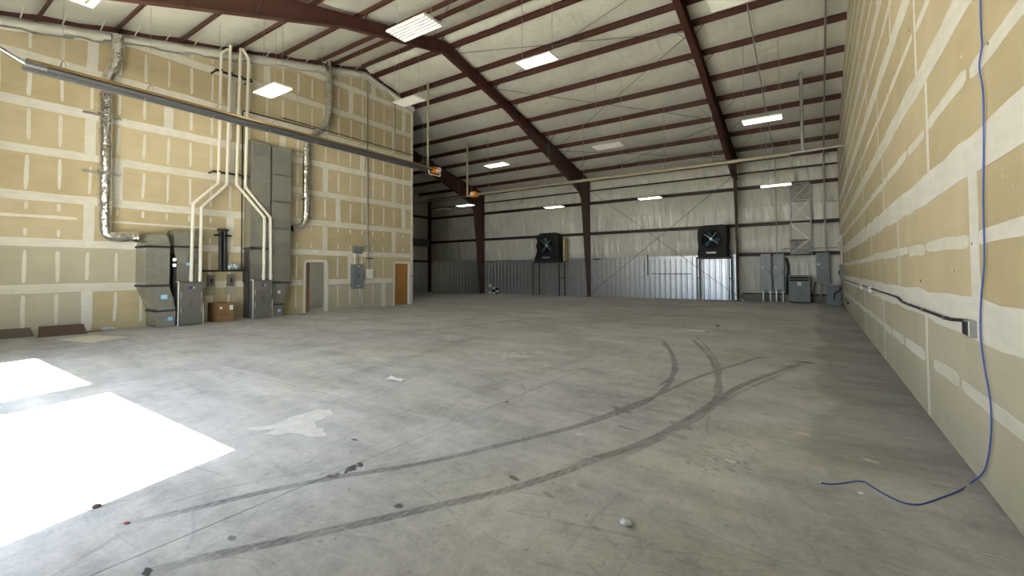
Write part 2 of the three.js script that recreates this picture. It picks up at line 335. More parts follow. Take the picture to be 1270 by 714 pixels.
      let wv = white[q] * 0.8; if (Math.abs(z - JZ) < 0.012 + 0.012 * vn(x * 5, 1, 88)) wv = Math.max(wv, 0.4 * vn(x * 4, z * 9, 89));
      if (x > sbb[0] && x < sbb[1] && z > sbb[2] && z < sbb[3]) { const jx = x + 0.06 * (vn(x * 12, z * 12, 17) - 0.5), jz = z + 0.06 * (vn(x * 12, z * 12, 18) - 0.5); if (inPoly(jx, jz, splash)) wv = Math.max(wv, 0.45 + 0.5 * vn(x * 14, z * 14, 19)); }
      r += (0.66 - r) * wv; g += (0.65 - g) * wv; b += (0.61 - b) * wv;
      return [r, g, b];
    });
  }
  const rough = tex(512, 512, (u, v) => 0.66 + 0.34 * fbm(u * 6, v * 6, 5, 360, 6), false);
  const bump = tex(512, 512, (u, v) => 0.6 * fbm(u * 24, v * 24, 4, 370, 24) + 0.4 * fbm(u * 6, v * 6, 3, 375, 6), false);
  const fl = struct('floor', bx(XE - 0.2, XR + 0.2, -0.35, -0.14, ZB - 0.2, ZF + 0.25), M.concrete, 'grey concrete warehouse floor with sawn joints and black tyre marks', 'floor');
  function slabPart(x0, x1, z0, z1, w, h) {
    const t = slabTexture(x0, x1, z0, z1, w, h); t.wrapS = t.wrapT = THREE.ClampToEdgeWrapping;
    const r = rough.clone(); r.repeat.set((x1 - x0) / 3, (z1 - z0) / 3); const b = bump.clone(); b.repeat.set((x1 - x0) / 1.1, (z1 - z0) / 1.1);
    const m = new THREE.MeshStandardMaterial({ map: t, roughnessMap: r, roughness: 1, bumpMap: b, bumpScale: 0.002, side: THREE.DoubleSide });
    const g = bx(x0, x1, -0.14, 0, z0, z1).toNonIndexed(), p = g.attributes.position, uv = new Float32Array(p.count * 2);
    for (let i = 0; i < p.count; i++) { uv[2 * i] = (p.getX(i) - x0) / (x1 - x0); uv[2 * i + 1] = (p.getZ(i) - z0) / (z1 - z0); }
    g.setAttribute('uv', new THREE.BufferAttribute(uv, 2));
    mesh('floor_slab', g, m, fl, false);
  }
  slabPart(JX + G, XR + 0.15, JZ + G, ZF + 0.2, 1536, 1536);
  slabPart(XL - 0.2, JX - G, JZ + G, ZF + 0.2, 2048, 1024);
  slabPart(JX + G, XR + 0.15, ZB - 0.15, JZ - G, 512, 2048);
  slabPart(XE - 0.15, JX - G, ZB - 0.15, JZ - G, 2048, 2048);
}
struct('ground', bx(-45, 20, -0.4, -0.03, ZF + 0.26, 40), M.apron, 'sunlit concrete apron outside the open overhead doors', 'ground');

// ---------------------------------------------------------------- front wall with the two open overhead doors (behind the camera)
const DOORH = 4.27, D1 = [-7.20, -3.60], D2 = [-11.55, -7.97];
{
  const z0 = ZF, z1 = ZF + 0.2, H = 7.9;
  struct('wall_front', [bx(D1[1], XR + 0.2, 0, H, z0, z1), bx(D2[1], D1[0], 0, DOORH, z0, z1), bx(XE - 0.2, D2[0], 0, H, z0, z1), bx(D2[0], D1[1], DOORH, H, z0, z1)], M.vinyl);
  for (const [a, b] of [D1, D2]) struct('trim_' + (a === D1[0] ? 1 : 2), [bx(a - 0.1, a, 0, DOORH, z0 - 0.03, z0 + 0.01), bx(b, b + 0.1, 0, DOORH, z0 - 0.03, z0 + 0.01), bx(a - 0.1, b + 0.1, DOORH, DOORH + 0.12, z0 - 0.03, z0 + 0.01)], M.redGirt);
}

// ---------------------------------------------------------------- ceiling: deck, white vinyl insulation, purlins
const BACKP = [-13.45, -15.08, -16.08, -17.68, -19.3, -20.78, -22.27, -23.95, -25.6];
const FRONTP = [-12.5, -11.25, -10.55, -9.0, -7.45, -5.78, -4.16, -2.58, -1.0];
let ceiling;
{
  const deck = [];
  for (const [za, zb] of [[ZB - 0.25, RIDGE], [RIDGE, ZF + 0.3]]) deck.push(slab([[za, yb(za) + 0.5], [zb, yb(zb) + 0.5], [zb, yb(zb) + 0.6], [za, yb(za) + 0.6]], XE - 0.3, XR + 0.3));
  ceiling = struct('ceiling', deck, M.vinylRoof, 'white vinyl insulated roof over dark red purlins', 'ceiling');
  const zs = [ZB - 0.1, ...[...BACKP].reverse(), RIDGE, ...FRONTP, ZF + 0.1];
  const xs = [XE - 0.15, ...[...FRAMES].reverse(), XR + 0.15];
  for (let i = 0; i < zs.length - 1; i++) for (let b = 0; b < xs.length - 1; b++) {
    const za = zs[i], zb = zs[i + 1], x0 = xs[b], x1 = xs[b + 1], nx = Math.ceil((x1 - x0) * 16), nz = 8, g = new THREE.PlaneGeometry(1, 1, nx, nz), p = g.attributes.position;
    for (let k = 0; k < p.count; k++) {
      const s = p.getX(k) + 0.5, t = p.getY(k) + 0.5, x = x0 + s * (x1 - x0), z = za + t * (zb - za);
      const sagw = Math.sin(Math.PI * t), ph = ((x + 200 + 0.25 * Math.sin(i * 2.1)) % 1.52) / 1.52, seam = Math.exp(-Math.pow((ph - 0.5) / 0.035, 2));
      const y = yb(z) + PD + 0.012 - sagw * (0.05 + 0.03 * fbm(x * 0.8 + i * 7, z * 1.5, 3, 400)) - 0.05 * sagw * (fbm(x * 2.2, z * 2.6 + i, 3, 410) - 0.5) - seam * 0.03 * (0.4 + 0.6 * sagw);
      p.setXYZ(k, x, y, z);
    }
    g.computeVertexNormals();
    mesh('insulation_panel', g, M.vinylRoof, ceiling);
  }
  // purlins, a Z section run the length of the building
  const zsec = (h) => [[-0.065, 0], [0.004, 0], [0.004, h - 0.006], [0.065, h - 0.006], [0.065, h], [-0.004, h], [-0.004, 0.006], [-0.065, 0.006]];
  for (const z of [...BACKP, ...FRONTP]) {
    const sgn = z < RIDGE ? 1 : -1;
    mesh('purlin', slab(zsec(PD).map(([a, y]) => [z + a * sgn, yb(z) + y]), XE, XR), M.redSteel, ceiling);
  }
  for (const z of [ZB + 0.12, ZF - 0.12]) mesh('eave_strut', slab([[z - 0.1, yb(z) - 0.02], [z + 0.1, yb(z) - 0.02], [z + 0.1, yb(z) + 0.22], [z - 0.1, yb(z) + 0.22]], XE, XR), M.redSteel, ceiling);
  // cross bracing rods between the two nearer frames
  const R = (x, z, o = 0.03) => V(x, yb(z) - o, z), a = FRAMES[0] - 0.02, b = FRAMES[1] + 0.02;
  for (const [p, q] of [[R(a, -16.3), R(b, -22.2)], [R(b, -16.2), R(a, -22.3)], [R(b, -13.7), R(a, -16.2, 0.06)], [R(a, -13.6), R(b, -16.2, 0.06)], [R(a, -22.5), R(b, -26.2)], [R(b, -22.4), R(a, -26.2)], [R(a, -12.3), R(b, -6.2)], [R(b, -12.3), R(a, -6.2)], [R(b, -6), R(a, -0.5)], [R(a, -6), R(b, -0.5)]])
    mesh('brace_rod', rod(p, q, 0.011, 6), M.rodGrey, ceiling);
}

// ---------------------------------------------------------------- steel portal frames
function steelFrame(x, label) {
  const t = thing('steel_frame', label, 'steel frame', 'dark red rigid frames', V(x, 0, 0));
  const fw = 0.11;
  const L = (z) => (Math.abs(z - RIDGE));
  const depth = (d) => d < 4.5 ? 0.46 - 0.012 * d : 0.406 + (d - 4.5) * 0.105;      // below the purlins, by distance from the ridge
  for (const s of [-1, 1]) {
    const zo = s < 0 ? ZB + 0.25 : ZF - 0.25, zi = zo - s * 1.15;                    // knee
    const top = [], bot = [];
    for (const d of [0, 2.2, 4.5, 8, 11, Math.abs(zi - RIDGE)]) { const z = RIDGE + s * d; top.push([z, yb(z) - 0.005]); bot.push([z, yb(z) - depth(d)]); }
    const kneeTop = [zo, yb(zo) - 0.005], yk = bot[bot.length - 1][1];
    const web = slab([...top, kneeTop, [zo, yk], ...[...bot].reverse()], -0.006, 0.006);
    const fl = [];
    const strip = (pts, up) => { for (let i = 0; i < pts.length - 1; i++) fl.push(bar(V(0, pts[i][1] + up, pts[i][0]), V(0, pts[i + 1][1] + up, pts[i + 1][0]), fw * 2, 0.018)); };
    strip([...top, kneeTop], -0.009); strip(bot, 0.009);
    mesh('rafter', [web, ...fl], M.redSteel, t);
    const zb0 = zo - s * 0.30;                                                      // column: narrow foot, deep head
    const cw = slab([[zo, 0], [zb0, 0], [zi, yk - 0.02], [zi, yk], [zo, yk]], -0.006, 0.006);
    const k1 = [zi - s * 0.28, yk + (yb(zi) - yk) * 0.1];
    mesh('column', [cw, bar(V(0, 0, zb0), V(0, yk - 0.02, zi), fw * 2, 0.018), bar(V(0, 0, zo), V(0, kneeTop[1], zo), fw * 2, 0.018), bx(-fw, fw, yk - 0.015, yk + 0.015, Math.min(zi, zo), Math.max(zi, zo)), bx(-0.14, 0.14, 0, 0.025, Math.min(zo, zb0) - 0.06, Math.max(zo, zb0) + 0.06),
      slab([[zi, yk], [zi, yk - 0.45], [zi - s * 0.4, yk + 0.02]], -0.006, 0.006)], M.redSteel, t);
    const P = s < 0 ? BACKP : FRONTP;
    P.forEach((z, i) => {
      if (![0, 2, 3, 5, 6, 7, 8].includes(i) || Math.abs(z - RIDGE) > 12.5) return;
      const y0 = yb(z) - depth(Math.abs(z - RIDGE)) + 0.02;
      for (const sx of [-1, 1]) { if (x + sx * 0.8 > XR) continue; mesh('flange_brace', bar(V(sx * 0.1, y0, z + 0.03), V(sx * (0.18 + (yb(z) - y0) * 0.9), yb(z) + 0.03, z + 0.03), 0.035, 0.006), M.redGirt, t); }
    });
  }
  return t;
}
steelFrame(FRAMES[0], 'dark red tapered steel frame between the black cooler and the grey electrical cabinets');
steelFrame(FRAMES[1], 'dark red tapered steel frame standing between the two black coolers');
steelFrame(FRAMES[2], 'dark red tapered steel frame with paint cans at its column foot');

// ---------------------------------------------------------------- back wall
let wallBack;
{
  wallBack = struct('wall_back', bx(XE - 0.2, XR + 0.2, 0, 8.2, ZB - 0.35, ZB - 0.2), M.concrete, 'back wall of white vinyl insulation with dark girts and ribbed metal liner below', 'wall');
  const ys = [0.35, 2.45, 4.06, 6.05, 6.86, 7.55], xs = [XE, ...[...FRAMES].reverse(), XR];
  for (let b = 0; b < xs.length - 1; b++) for (let i = 0; i < ys.length - 1; i++) {
    if (i === 0 && b < 3) continue;
    const x0 = xs[b], x1 = xs[b + 1], y0 = ys[i], y1 = ys[i + 1], nx = Math.ceil((x1 - x0) * 22), ny = 10, g = new THREE.PlaneGeometry(1, 1, nx, ny), p = g.attributes.position;
    const amp = i === 0 ? 0.12 : 0.075;
    for (let k = 0; k < p.count; k++) {
      const s = p.getX(k) + 0.5, t = p.getY(k) + 0.5, x = x0 + s * (x1 - x0), y = y0 + t * (y1 - y0);
      const bul = Math.sin(Math.PI * t), fold = Math.pow(1 - Math.abs(2 * fbm(x * 1.7 + 0.35 * (y - y0) * (i === 0 ? 1.6 : 0.3), y * 0.25 + i * 3, 3, 500 + i) - 1), 3), fine = Math.pow(1 - Math.abs(2 * vn(x * 5 + 0.2 * y, y * 0.7 + i, 520) - 1), 2);
      const ph = ((x + 300) % 1.83) / 1.83, seam = Math.exp(-Math.pow((ph - 0.5) / 0.012, 2));
      p.setXYZ(k, x, y, ZB - 0.1 + bul * 0.05 + amp * (0.25 + 0.75 * Math.pow(bul, 0.5)) * fold + amp * 0.45 * fine * (0.3 + 0.7 * Math.pow(1 - t, 0.5)) * bul + seam * 0.025 * bul);
    }
    g.computeVertexNormals(); mesh('insulation_panel', g, M.vinyl, wallBack);
  }
  const girt = (y, h, d, x0, x1) => mesh('girt', [bx(x0, x1, y, y + h, ZB - 0.1 + d - 0.008, ZB - 0.1 + d), bx(x0, x1, y, y + 0.008, ZB - 0.1, ZB - 0.1 + d), bx(x0, x1, y + h - 0.008, y + h, ZB - 0.1, ZB - 0.1 + d)], M.redGirt, wallBack);
  for (let b = 0; b < xs.length - 1; b++) { for (const y of [3.97, 5.96]) girt(y, 0.17, 0.17, xs[b], xs[b + 1]); girt(6.83, 0.08, 0.1, xs[b], xs[b + 1]); if (b === 3) girt(2.38, 0.17, 0.17, xs[b], xs[b + 1]); }
  // ribbed metal liner, one sheet after another
  const W = 0.914, prof = [];
  for (let r = 0; r < 3; r++) { const o = r * W / 3; prof.push([o, 0], [o + 0.09, 0], [o + 0.125, 0.05], [o + 0.18, 0.05], [o + 0.215, 0]); }
  prof.push([W, 0]);
  const lg = (() => {
    const s = new THREE.Shape([...prof.map(([a, b]) => new THREE.Vector2(a, b)), ...[...prof].reverse().map(([a, b]) => new THREE.Vector2(a, b - 0.004))]);
    return prep(boxUV(new THREE.ExtrudeGeometry(s, { depth: 2.45, bevelEnabled: false }).rotateX(-Math.PI / 2)));   // profile in x and -z, height in y
  })();
  lg.applyMatrix4(new THREE.Matrix4().makeScale(1, 1, -1)); lg.computeVertexNormals();
  for (let x = XE + 0.05; x < FRAMES[0] - 0.3; x += W) { const o = new THREE.Mesh(lg, M.liner); o.name = 'liner_panel'; o.position.set(x, 0.0, ZB - 0.02); o.castShadow = o.receiveShadow = true; wallBack.add(o); }
  mesh('liner_cap', bx(XE, FRAMES[0] - 0.1, 2.45, 2.48, ZB - 0.09, ZB + 0.03), M.liner, wallBack);
  mesh('concrete_curb', rbx(FRAMES[0] + 0.15, XR, 0, 0.36, ZB - 0.15, ZB - 0.02, 0.01), M.concrete, wallBack);
  mesh('base_angle', bx(FRAMES[0] + 0.15, XR, 0.36, 0.42, ZB - 0.12, ZB + 0.0), M.redGirt, wallBack);
  // diagonal wall brace rods
  const x1 = FRAMES[1] + 0.12, x2 = FRAMES[0] - 0.12, zr = ZB + 0.2;
  for (const [p, q] of [[V(x1, 6.8, zr), V(x2, 0.25, zr)], [V(x1, 0.25, zr + 0.03), V(x2, 6.8, zr + 0.03)]]) mesh('brace_rod', rod(p, q, 0.014, 6), M.rodGrey, wallBack);
  for (const x of [FRAMES[1] - 0.55, FRAMES[1] + 0.12, FRAMES[2] + 0.12]) mesh('liner_clip', bx(x, x + 0.5, 2.36, 2.42, ZB + 0.02, ZB + 0.06), M.redGirt, wallBack);
  // a walk door cut in the liner, with its head trim and track, left of the second cooler
  mesh('liner_door_head', bx(-8.3, -5.9, 2.30, 2.42, ZB + 0.02, ZB + 0.05), M.liner, wallBack);
  mesh('liner_door_track', bx(-8.42, -8.36, 1.35, 2.6, ZB + 0.02, ZB + 0.07), M.stand, wallBack);
  mesh('liner_door_rail', [bx(-8.15, -5.9, 1.42, 1.46, ZB + 0.02, ZB + 0.05)], M.stand, wallBack);
}
// far left end wall and the wall that closes the office block
{
  const e = struct('wall_left_end', bx(XE - 0.2, XE, 0, 11.2, ZB - 0.2, ZF + 0.2), M.vinyl, 'dark far end wall beyond the drywall partition', 'wall');
  for (const y of [2.41, 4.0, 6.0]) mesh('girt', bx(XE, XE + 0.16, y, y + 0.16, ZB, ZL - 0.2), M.redGirt, e);
  for (const z of [-26.7, -24.6, -22]) mesh('end_post', bx(XE, XE + 0.2, 0, yb(z), z - 0.1, z + 0.1), M.redSteel, e);
  for (let z = ZB; z < ZL - 1.2; z += 0.914) mesh('liner_panel', [bx(XE, XE + 0.012, 0, 2.45, z, z + 0.9), bx(XE + 0.01, XE + 0.035, 0, 2.45, z + 0.1, z + 0.16), bx(XE + 0.01, XE + 0.035, 0, 2.45, z + 0.4, z + 0.46), bx(XE + 0.01, XE + 0.035, 0, 2.45, z + 0.7, z + 0.76)], M.liner, e);
  struct('wall_return', slab([[XE, 0], [XL - 0.14, 0], [XL - 0.14, yb(ZL) + 0.15], [XE, yb(ZL) + 0.15]], ZL, ZL + 0.12, 'z'), M.drywall[0]);
}

// ---------------------------------------------------------------- drywall walls
function mudStrip(a, b, w, jit, step, plane, normal, roundEnd = 0) {             // irregular strip of joint compound from a to b, [h, y]
  const dx = b[0] - a[0], dy = b[1] - a[1], L = Math.hypot(dx, dy), ux = dx / L, uy = dy / L, n = Math.max(2, Math.round(L / step)), up = [], dn = [];
  const s0 = Math.floor(rnd() * 1000);
  for (let i = 0; i <= n; i++) {
    const t = i / n, e = roundEnd ? Math.min(1, 0.62 + Math.min(t, 1 - t) * L / roundEnd) : 1;
    const w1 = e * (w / 2) * (1 + jit * (2 * vn(t * L * 2.2, 3, s0) - 1)), w2 = e * (w / 2) * (1 + jit * (2 * vn(t * L * 2.2, 9, s0) - 1)), c = jit * w * 0.25 * (2 * vn(t * L * 0.9, 5, s0) - 1);
    up.push([a[0] + dx * t - uy * (w1 + c), a[1] + dy * t + ux * (w1 + c)]); dn.push([a[0] + dx * t + uy * (w2 - c), a[1] + dy * t - ux * (w2 - c)]);
  }
  return [...dn, ...up.reverse()];
}
const doorOpenings = [];
{
  // ----- right wall: bare drywall, sheets lying flat
  const w = struct('wall_right', slab(underRoof([[ZB - 0.2, 0.0], [ZF + 0.2, 0.0], [ZF + 0.2, 12], [ZB - 0.2, 12]], -0.18), XR + 0.013, XR + 0.2), M.drywallGrey[0], 'tall unpainted tan drywall wall with white joint compound and blue cable', 'wall');
  const H = 1.235, off = [-6.6, -4.72, -6.25, -6.75, -4.9, -6.4, -5.0, -6.5, -5.2];
  const strip = (a, b, wd, jit, step, proud, re = 0, name = 'joint_compound') => { const q = underRoof(mudStrip(a, b, wd, jit, step, 'x', -1, re), -0.12); if (q) mesh(name, slab(q, XR - proud, XR + 0.002), M.mud[Math.floor(rnd() * 2)], w); };
  const sheet = 3.72;
  for (let r = 0; r < 9; r++) {
    const y0 = r * H + (r ? 0.0015 : 0.022), y1 = (r + 1) * H - 0.0015, js = [];
    for (let z = off[r]; z > ZB; z -= sheet) js.push(z);
    for (let z = off[r] + sheet; z < ZF; z += sheet) js.unshift(z);
    const ed = [ZF, ...js, ZB];
    for (let i = 0; i < ed.length - 1; i++) { const q = underRoof([[ed[i + 1] + 0.0015, y0], [ed[i] - 0.0015, y0], [ed[i] - 0.0015, y1], [ed[i + 1] + 0.0015, y1]], -0.15); if (q) mesh('drywall_sheet', slab(q, XR, XR + 0.0127), r === 0 ? M.drywallGrey[i % 2] : M.drywall[Math.floor(rnd() * 3)], w); }
    for (const z of js) strip([z, r ? y0 + 0.04 : 0.03], [z, y1 - 0.04], r === 1 && z > -5 ? 0.24 : 0.105, 0.16, 0.15, 0.0035);
    // dashes over the screw line at mid height
    const ym = y0 + H * 0.5;
    for (let i = 0; i < ed.length - 1; i++) {
      let z = ed[i] - rr(0.06, 0.2);
      while (z - 0.3 > ed[i + 1]) { const l = Math.min(rr(0.9, 2.4), z - ed[i + 1] - 0.06), dy = rr(-0.015, 0.015); if (l > 0.2) strip([z - l, ym + dy], [z, ym + dy + rr(-0.02, 0.02)], rr(0.10, 0.13), 0.18, 0.12, 0.0025, 0.07, 'screw_patch'); z -= l + rr(0.02, 0.12); }
    }
    if (r) strip([ZB + 0.02, r * H], [ZF - 0.02, r * H], r < 3 ? 0.30 : 0.26, 0.14, 0.28, 0.0045);
  }
  mesh('corner_compound', slab(underRoof([[ZB + 0.12, 0.4], [ZB + 0.24, 0.4], [ZB + 0.24, 9], [ZB + 0.12, 9]], 0), XR - 0.003, XR + 0.002), M.mud[0], w);
  // small nicks and holes in the board
  const nick = (px, py, s, m) => { const p = at(px, py, 'x', XR); mesh('wall_hole', new THREE.CylinderGeometry(s, s * 0.7, 0.006, 7).rotateZ(Math.PI / 2).translate(XR - 0.001, p.y, p.z), m, w); };
  for (const [x, y, s] of [[1142, 348, 0.018], [1128, 38, 0.014], [1109, 90, 0.014], [1095, 124, 0.014], [1226, 54, 0.012], [1206, 302, 0.015]]) nick(x, y, s, M.black);
  for (const [x, y, s] of [[1182, 335, 0.016], [1187, 333, 0.012], [1259, 232, 0.01], [1245, 218, 0.01], [1193, 70, 0.014], [1172, 283, 0.012], [1150, 240, 0.02]]) nick(x, y, s, M.paperBit);
}
let wallLeft;
{
  // ----- left wall: sheets on studs, doors, insulation band at the rake
  const zAt = (px, py) => at(px, py, 'x', XL).z, d1 = [zAt(404.5, 386), zAt(378, 387.5)], d2 = [zAt(507.5, 378), zAt(489, 379)];
  const O1 = [d1[0], d1[1], -0.1, 2.06], O2 = [d2[0], d2[1], -0.1, 2.06]; doorOpenings.push(O1, O2);
  const TH = 0.13;
  let core = [[ZL, ZF, 0, 11]]; for (const o of [O1, O2]) core = rectMinus(core, o);
  const split = core.flatMap(([a, b, c, d]) => [[a, b, c, d]]);
  wallLeft = struct('wall_left', split.map(([a, b, c, d]) => underRoof([[a, c], [b, c], [b, d], [a, d]], -0.18)).filter(Boolean).map((q) => slab(q, XL - TH, XL - 0.013)), M.drywallGrey[0], 'tall unpainted tan drywall wall with white joint compound behind the furnaces', 'wall');
  const TOP = 0.30, H = 1.22;
  const put = (q, proud, name, m) => { q = underRoof(q, TOP); if (q) mesh(name, slab(q, XL - 0.002, XL + proud), m, wallLeft); };
  const inDoor = (z, y) => [O1, O2].some((o) => z > o[0] - 0.09 && z < o[1] + 0.09 && y < o[3] + 0.1);
  const studs = []; for (let z = -15.9 + 0.61; z < ZF; z += 0.611) studs.push(z);
  const near = (z) => studs.reduce((a, b) => (Math.abs(b - z) < Math.abs(a - z) ? b : a));
  const jointsAt = [[-14.08, -10.4, -6.8, -3.58, -0.2], [-12.2, -8.6, -5.0, -1.3], [-14.68, -10.96, -7.22, -3.54, 0.1], [-15.29, -11.59, -8.0, -4.26, -0.7], [-14.66, -10.99, -7.3, -3.6, 0.1], [-12.86, -9.1, -5.46, -1.8], [-14.76, -11.0, -7.4, -3.61, 0.1], [-15.32, -12.26, -8.6, -5, -1.4], [-13.49, -9.8]].map((l) => l.map(near));
  for (let r = 0; r < 9; r++) {
    const y0 = r * H + (r ? 0.0015 : 0.012), y1 = (r + 1) * H - 0.0015, js = jointsAt[r], ed = [ZL, ...js, ZF];
    for (let i = 0; i < ed.length - 1; i++) {
      let rs = [[ed[i] + 0.0015, ed[i + 1] - 0.0015, y0, y1]]; for (const o of [O1, O2]) rs = rectMinus(rs, o);
      const m = r < 2 && (ed[i] > -5.6 || (r === 0 && ed[i] < -13.5)) ? M.drywallGrey[i % 2] : M.drywall[Math.floor(rnd() * 3)];
      for (const [a, b, c, d] of rs) { const q = underRoof([[a, c], [b, c], [b, d], [a, d]], TOP); if (q) mesh('drywall_sheet', slab(q, XL - 0.0127, XL), m, wallLeft); }
    }
    const mm = () => M.mud[Math.floor(rnd() * 2)];
    for (const z of js) if (!inDoor(z, y0)) put(mudStrip([z, r ? y0 + 0.05 : 0.01], [z, y1 - 0.05], 0.235, 0.1, 0.2, 'x', 1), 0.0035, 'joint_compound', mm());
    for (const z of studs) {
      if (js.includes(z) || inDoor(z, y0) || z > 0.6) continue;
      if (r === 2) { put(mudStrip([z, y0 + 0.16], [z, y0 + 0.36], 0.07, 0.25, 0.07, 'x', 1, 0.05), 0.0025, 'screw_patch', mm()); put(mudStrip([z, y1 - 0.36], [z, y1 - 0.16], 0.07, 0.25, 0.07, 'x', 1, 0.05), 0.0025, 'screw_patch', mm()); }
      else put(mudStrip([z + rr(-0.015, 0.015), y0 + rr(0.14, 0.24)], [z + rr(-0.015, 0.015), y1 - rr(0.14, 0.24)], rr(0.062, 0.085), 0.2, 0.12, 'x', 1, 0.12), 0.0025, 'screw_patch', mm());
    }
    if (r === 2) for (let i = 0; i < ed.length - 1; i++) if (ed[i] > -9) { const a = ed[i] + rr(0.2, 0.35), b = ed[i + 1] - rr(0.2, 0.9); if (b - a > 0.3) put(mudStrip([a, y0 + H * 0.56], [b, y0 + H * 0.55], 0.075, 0.3, 0.12, 'x', 1, 0.08), 0.003, 'screw_patch', mm()); }
    if (r) for (const [a, b] of r === 1 ? [[ZL + 0.02, O2[0] - 0.1], [O2[1] + 0.1, O1[0] - 0.1], [O1[1] + 0.1, ZF - 0.02]] : [[ZL + 0.02, ZF - 0.02]]) if (b > a + 0.05) put(mudStrip([a, r * H], [b, r * H], rr(0.215, 0.255), 0.12, 0.3, 'x', 1), 0.0045, 'joint_compound', mm());
  }
  put([[ZL, 0.01], [ZL + 0.16, 0.01], [ZL + 0.15, 5], [ZL + 0.16, 9.9], [ZL, 9.9]], 0.006, 'corner_bead', M.mud[0]);
  mesh('end_cap', bx(XL - TH, XL, 0, yb(ZL) - 0.28, ZL - 0.015, ZL), M.mud[0], wallLeft);
  // puffy white insulation band along the rake and the brown angle above it
  for (const s of [-1, 1]) {
    const za = RIDGE, ze = s < 0 ? ZL : ZF, n = Math.ceil(Math.abs(ze - za) * 5), g = new THREE.PlaneGeometry(1, 1, n, 8), p = g.attributes.position;
    for (let k = 0; k < p.count; k++) { const t = p.getX(k) + 0.5, v = p.getY(k) + 0.5, z = za + t * (ze - za); p.setXYZ(k, XL + 0.01 + 0.13 * Math.sin(Math.PI * v) * (0.85 + 0.25 * fbm(z * 1.6, v * 2, 3, 600)), yb(z) - 0.33 + 0.36 * v + 0.008 * (fbm(z * 2, 4, 2, 610) - 0.5), z); }
    g.computeVertexNormals(); mesh('insulation_band', g, M.vinylRoof, wallLeft);
    mesh('rake_angle', bar(V(XL - 0.02, yb(za) + 0.09, za), V(XL - 0.02, yb(ze) + 0.09, ze), 0.05, 0.2), M.redSteel, wallLeft);
  }
  for (let z = ZL + 0.4; z < ZF; z += 0.78) mesh('band_strap', bar(V(XL + 0.06, yb(z) + 0.02, z), V(XL + 0.5, yb(z) + PD - 0.03, z), 0.03, 0.004), M.seam, wallLeft);
}
// doors in the left wall, with rooms behind
{
  const defs = [[doorOpenings[0], 'door_1'], [doorOpenings[1], 'door_2']];
  defs.forEach(([o, nm], k) => {
    const [a, b, , h] = o, x0 = XL - 0.14, x1 = XL + 0.012;
    const f = struct(nm, [bx(x0, x1, 0, h, a, a + 0.03), bx(x0, x1, 0, h, b - 0.03, b), bx(x0, x1, h - 0.03, h, a, b), bx(XL - 0.005, XL + 0.018, 0, h + 0.07, a - 0.075, a + 0.012), bx(XL - 0.005, XL + 0.018, 0, h + 0.07, b - 0.012, b + 0.075), bx(XL - 0.005, XL + 0.018, h - 0.01, h + 0.075, a - 0.075, b + 0.075)], M.trimWhite, k ? 'doorway with an orange-brown wood door beside the partition corner' : 'white framed open doorway beside the tall grey return duct', 'door');
    const w = b - a - 0.07;
    if (k === 0) {  // leaf swung into the room on the left jamb
      const put = (g) => g.rotateY(-0.72).translate(XL - 0.145, 0, b - 0.05), l = mesh('door_leaf', put(rbx(-w, 0, 0.01, h - 0.04, -0.045, 0, 0.004)), M.wood, f);
      mesh('door_knob', put(new THREE.SphereGeometry(0.03, 10, 8).translate(-w + 0.07, 0.98, 0.04)), M.hinge, l);
    } else {        // leaf closed in the frame, hinged on the far jamb
      const l = mesh('door_leaf', rbx(XL - 0.13, XL - 0.085, 0.01, h - 0.035, a + 0.035, b - 0.035, 0.004), M.wood, f);
      for (const y of [0.25, 1.02, 1.78]) mesh('hinge', rod(V(XL - 0.078, y - 0.05, a + 0.035), V(XL - 0.078, y + 0.05, a + 0.035), 0.011, 8), M.hinge, l);
      mesh('door_knob', new THREE.SphereGeometry(0.03, 10, 8).translate(XL - 0.05, 0.98, b - 0.1), M.hinge, l);
    }
  });
  const o = doorOpenings[0], rz = (o[0] + o[1]) / 2 - 0.5;
  const rl = thing('added_room_light', 'added unseen ceiling light brightening the small room beyond the open doorway', 'ceiling light'); mesh('diffuser', bx(XL - 1.6, XL - 1.0, 2.56, 2.58, rz - 0.3, rz + 0.3), mat('#ffffff', 0.5, 0, { emissive: lin(1, 0.96, 0.9), emissiveIntensity: 2 }), rl); mesh('frame', [bx(XL - 1.64, XL - 0.96, 2.57, 2.6, rz - 0.34, rz - 0.3), bx(XL - 1.64, XL - 0.96, 2.57, 2.6, rz + 0.3, rz + 0.34), bx(XL - 1.64, XL - 1.6, 2.57, 2.6, rz - 0.3, rz + 0.3), bx(XL - 1.0, XL - 0.96, 2.57, 2.6, rz - 0.3, rz + 0.3)], M.trimWhite, rl);  // unseen lamp added to brighten the room behind the open doorway
  { const r = new THREE.RectAreaLight(new THREE.Color(1, 0.96, 0.9), 7, 0.56, 0.56); r.position.set(XL - 1.3, 2.55, rz); r.rotation.x = -Math.PI / 2; rl.add(r); }
  // the small room seen through the first door
  struct('wall_room', [bx(XL - 2.6, XL - 2.5, 0, 2.6, o[0] - 1.6, o[1] + 0.6), bx(XL - 2.5, XL - 0.14, 0, 2.6, o[0] - 1.6, o[0] - 1.5), bx(XL - 2.5, XL - 0.14, 0, 2.6, o[1] + 0.5, o[1] + 0.6), bx(XL - 2.6, XL - 0.14, 2.6, 2.7, o[0] - 1.6, o[1] + 0.6)], M.trimWhite);
}

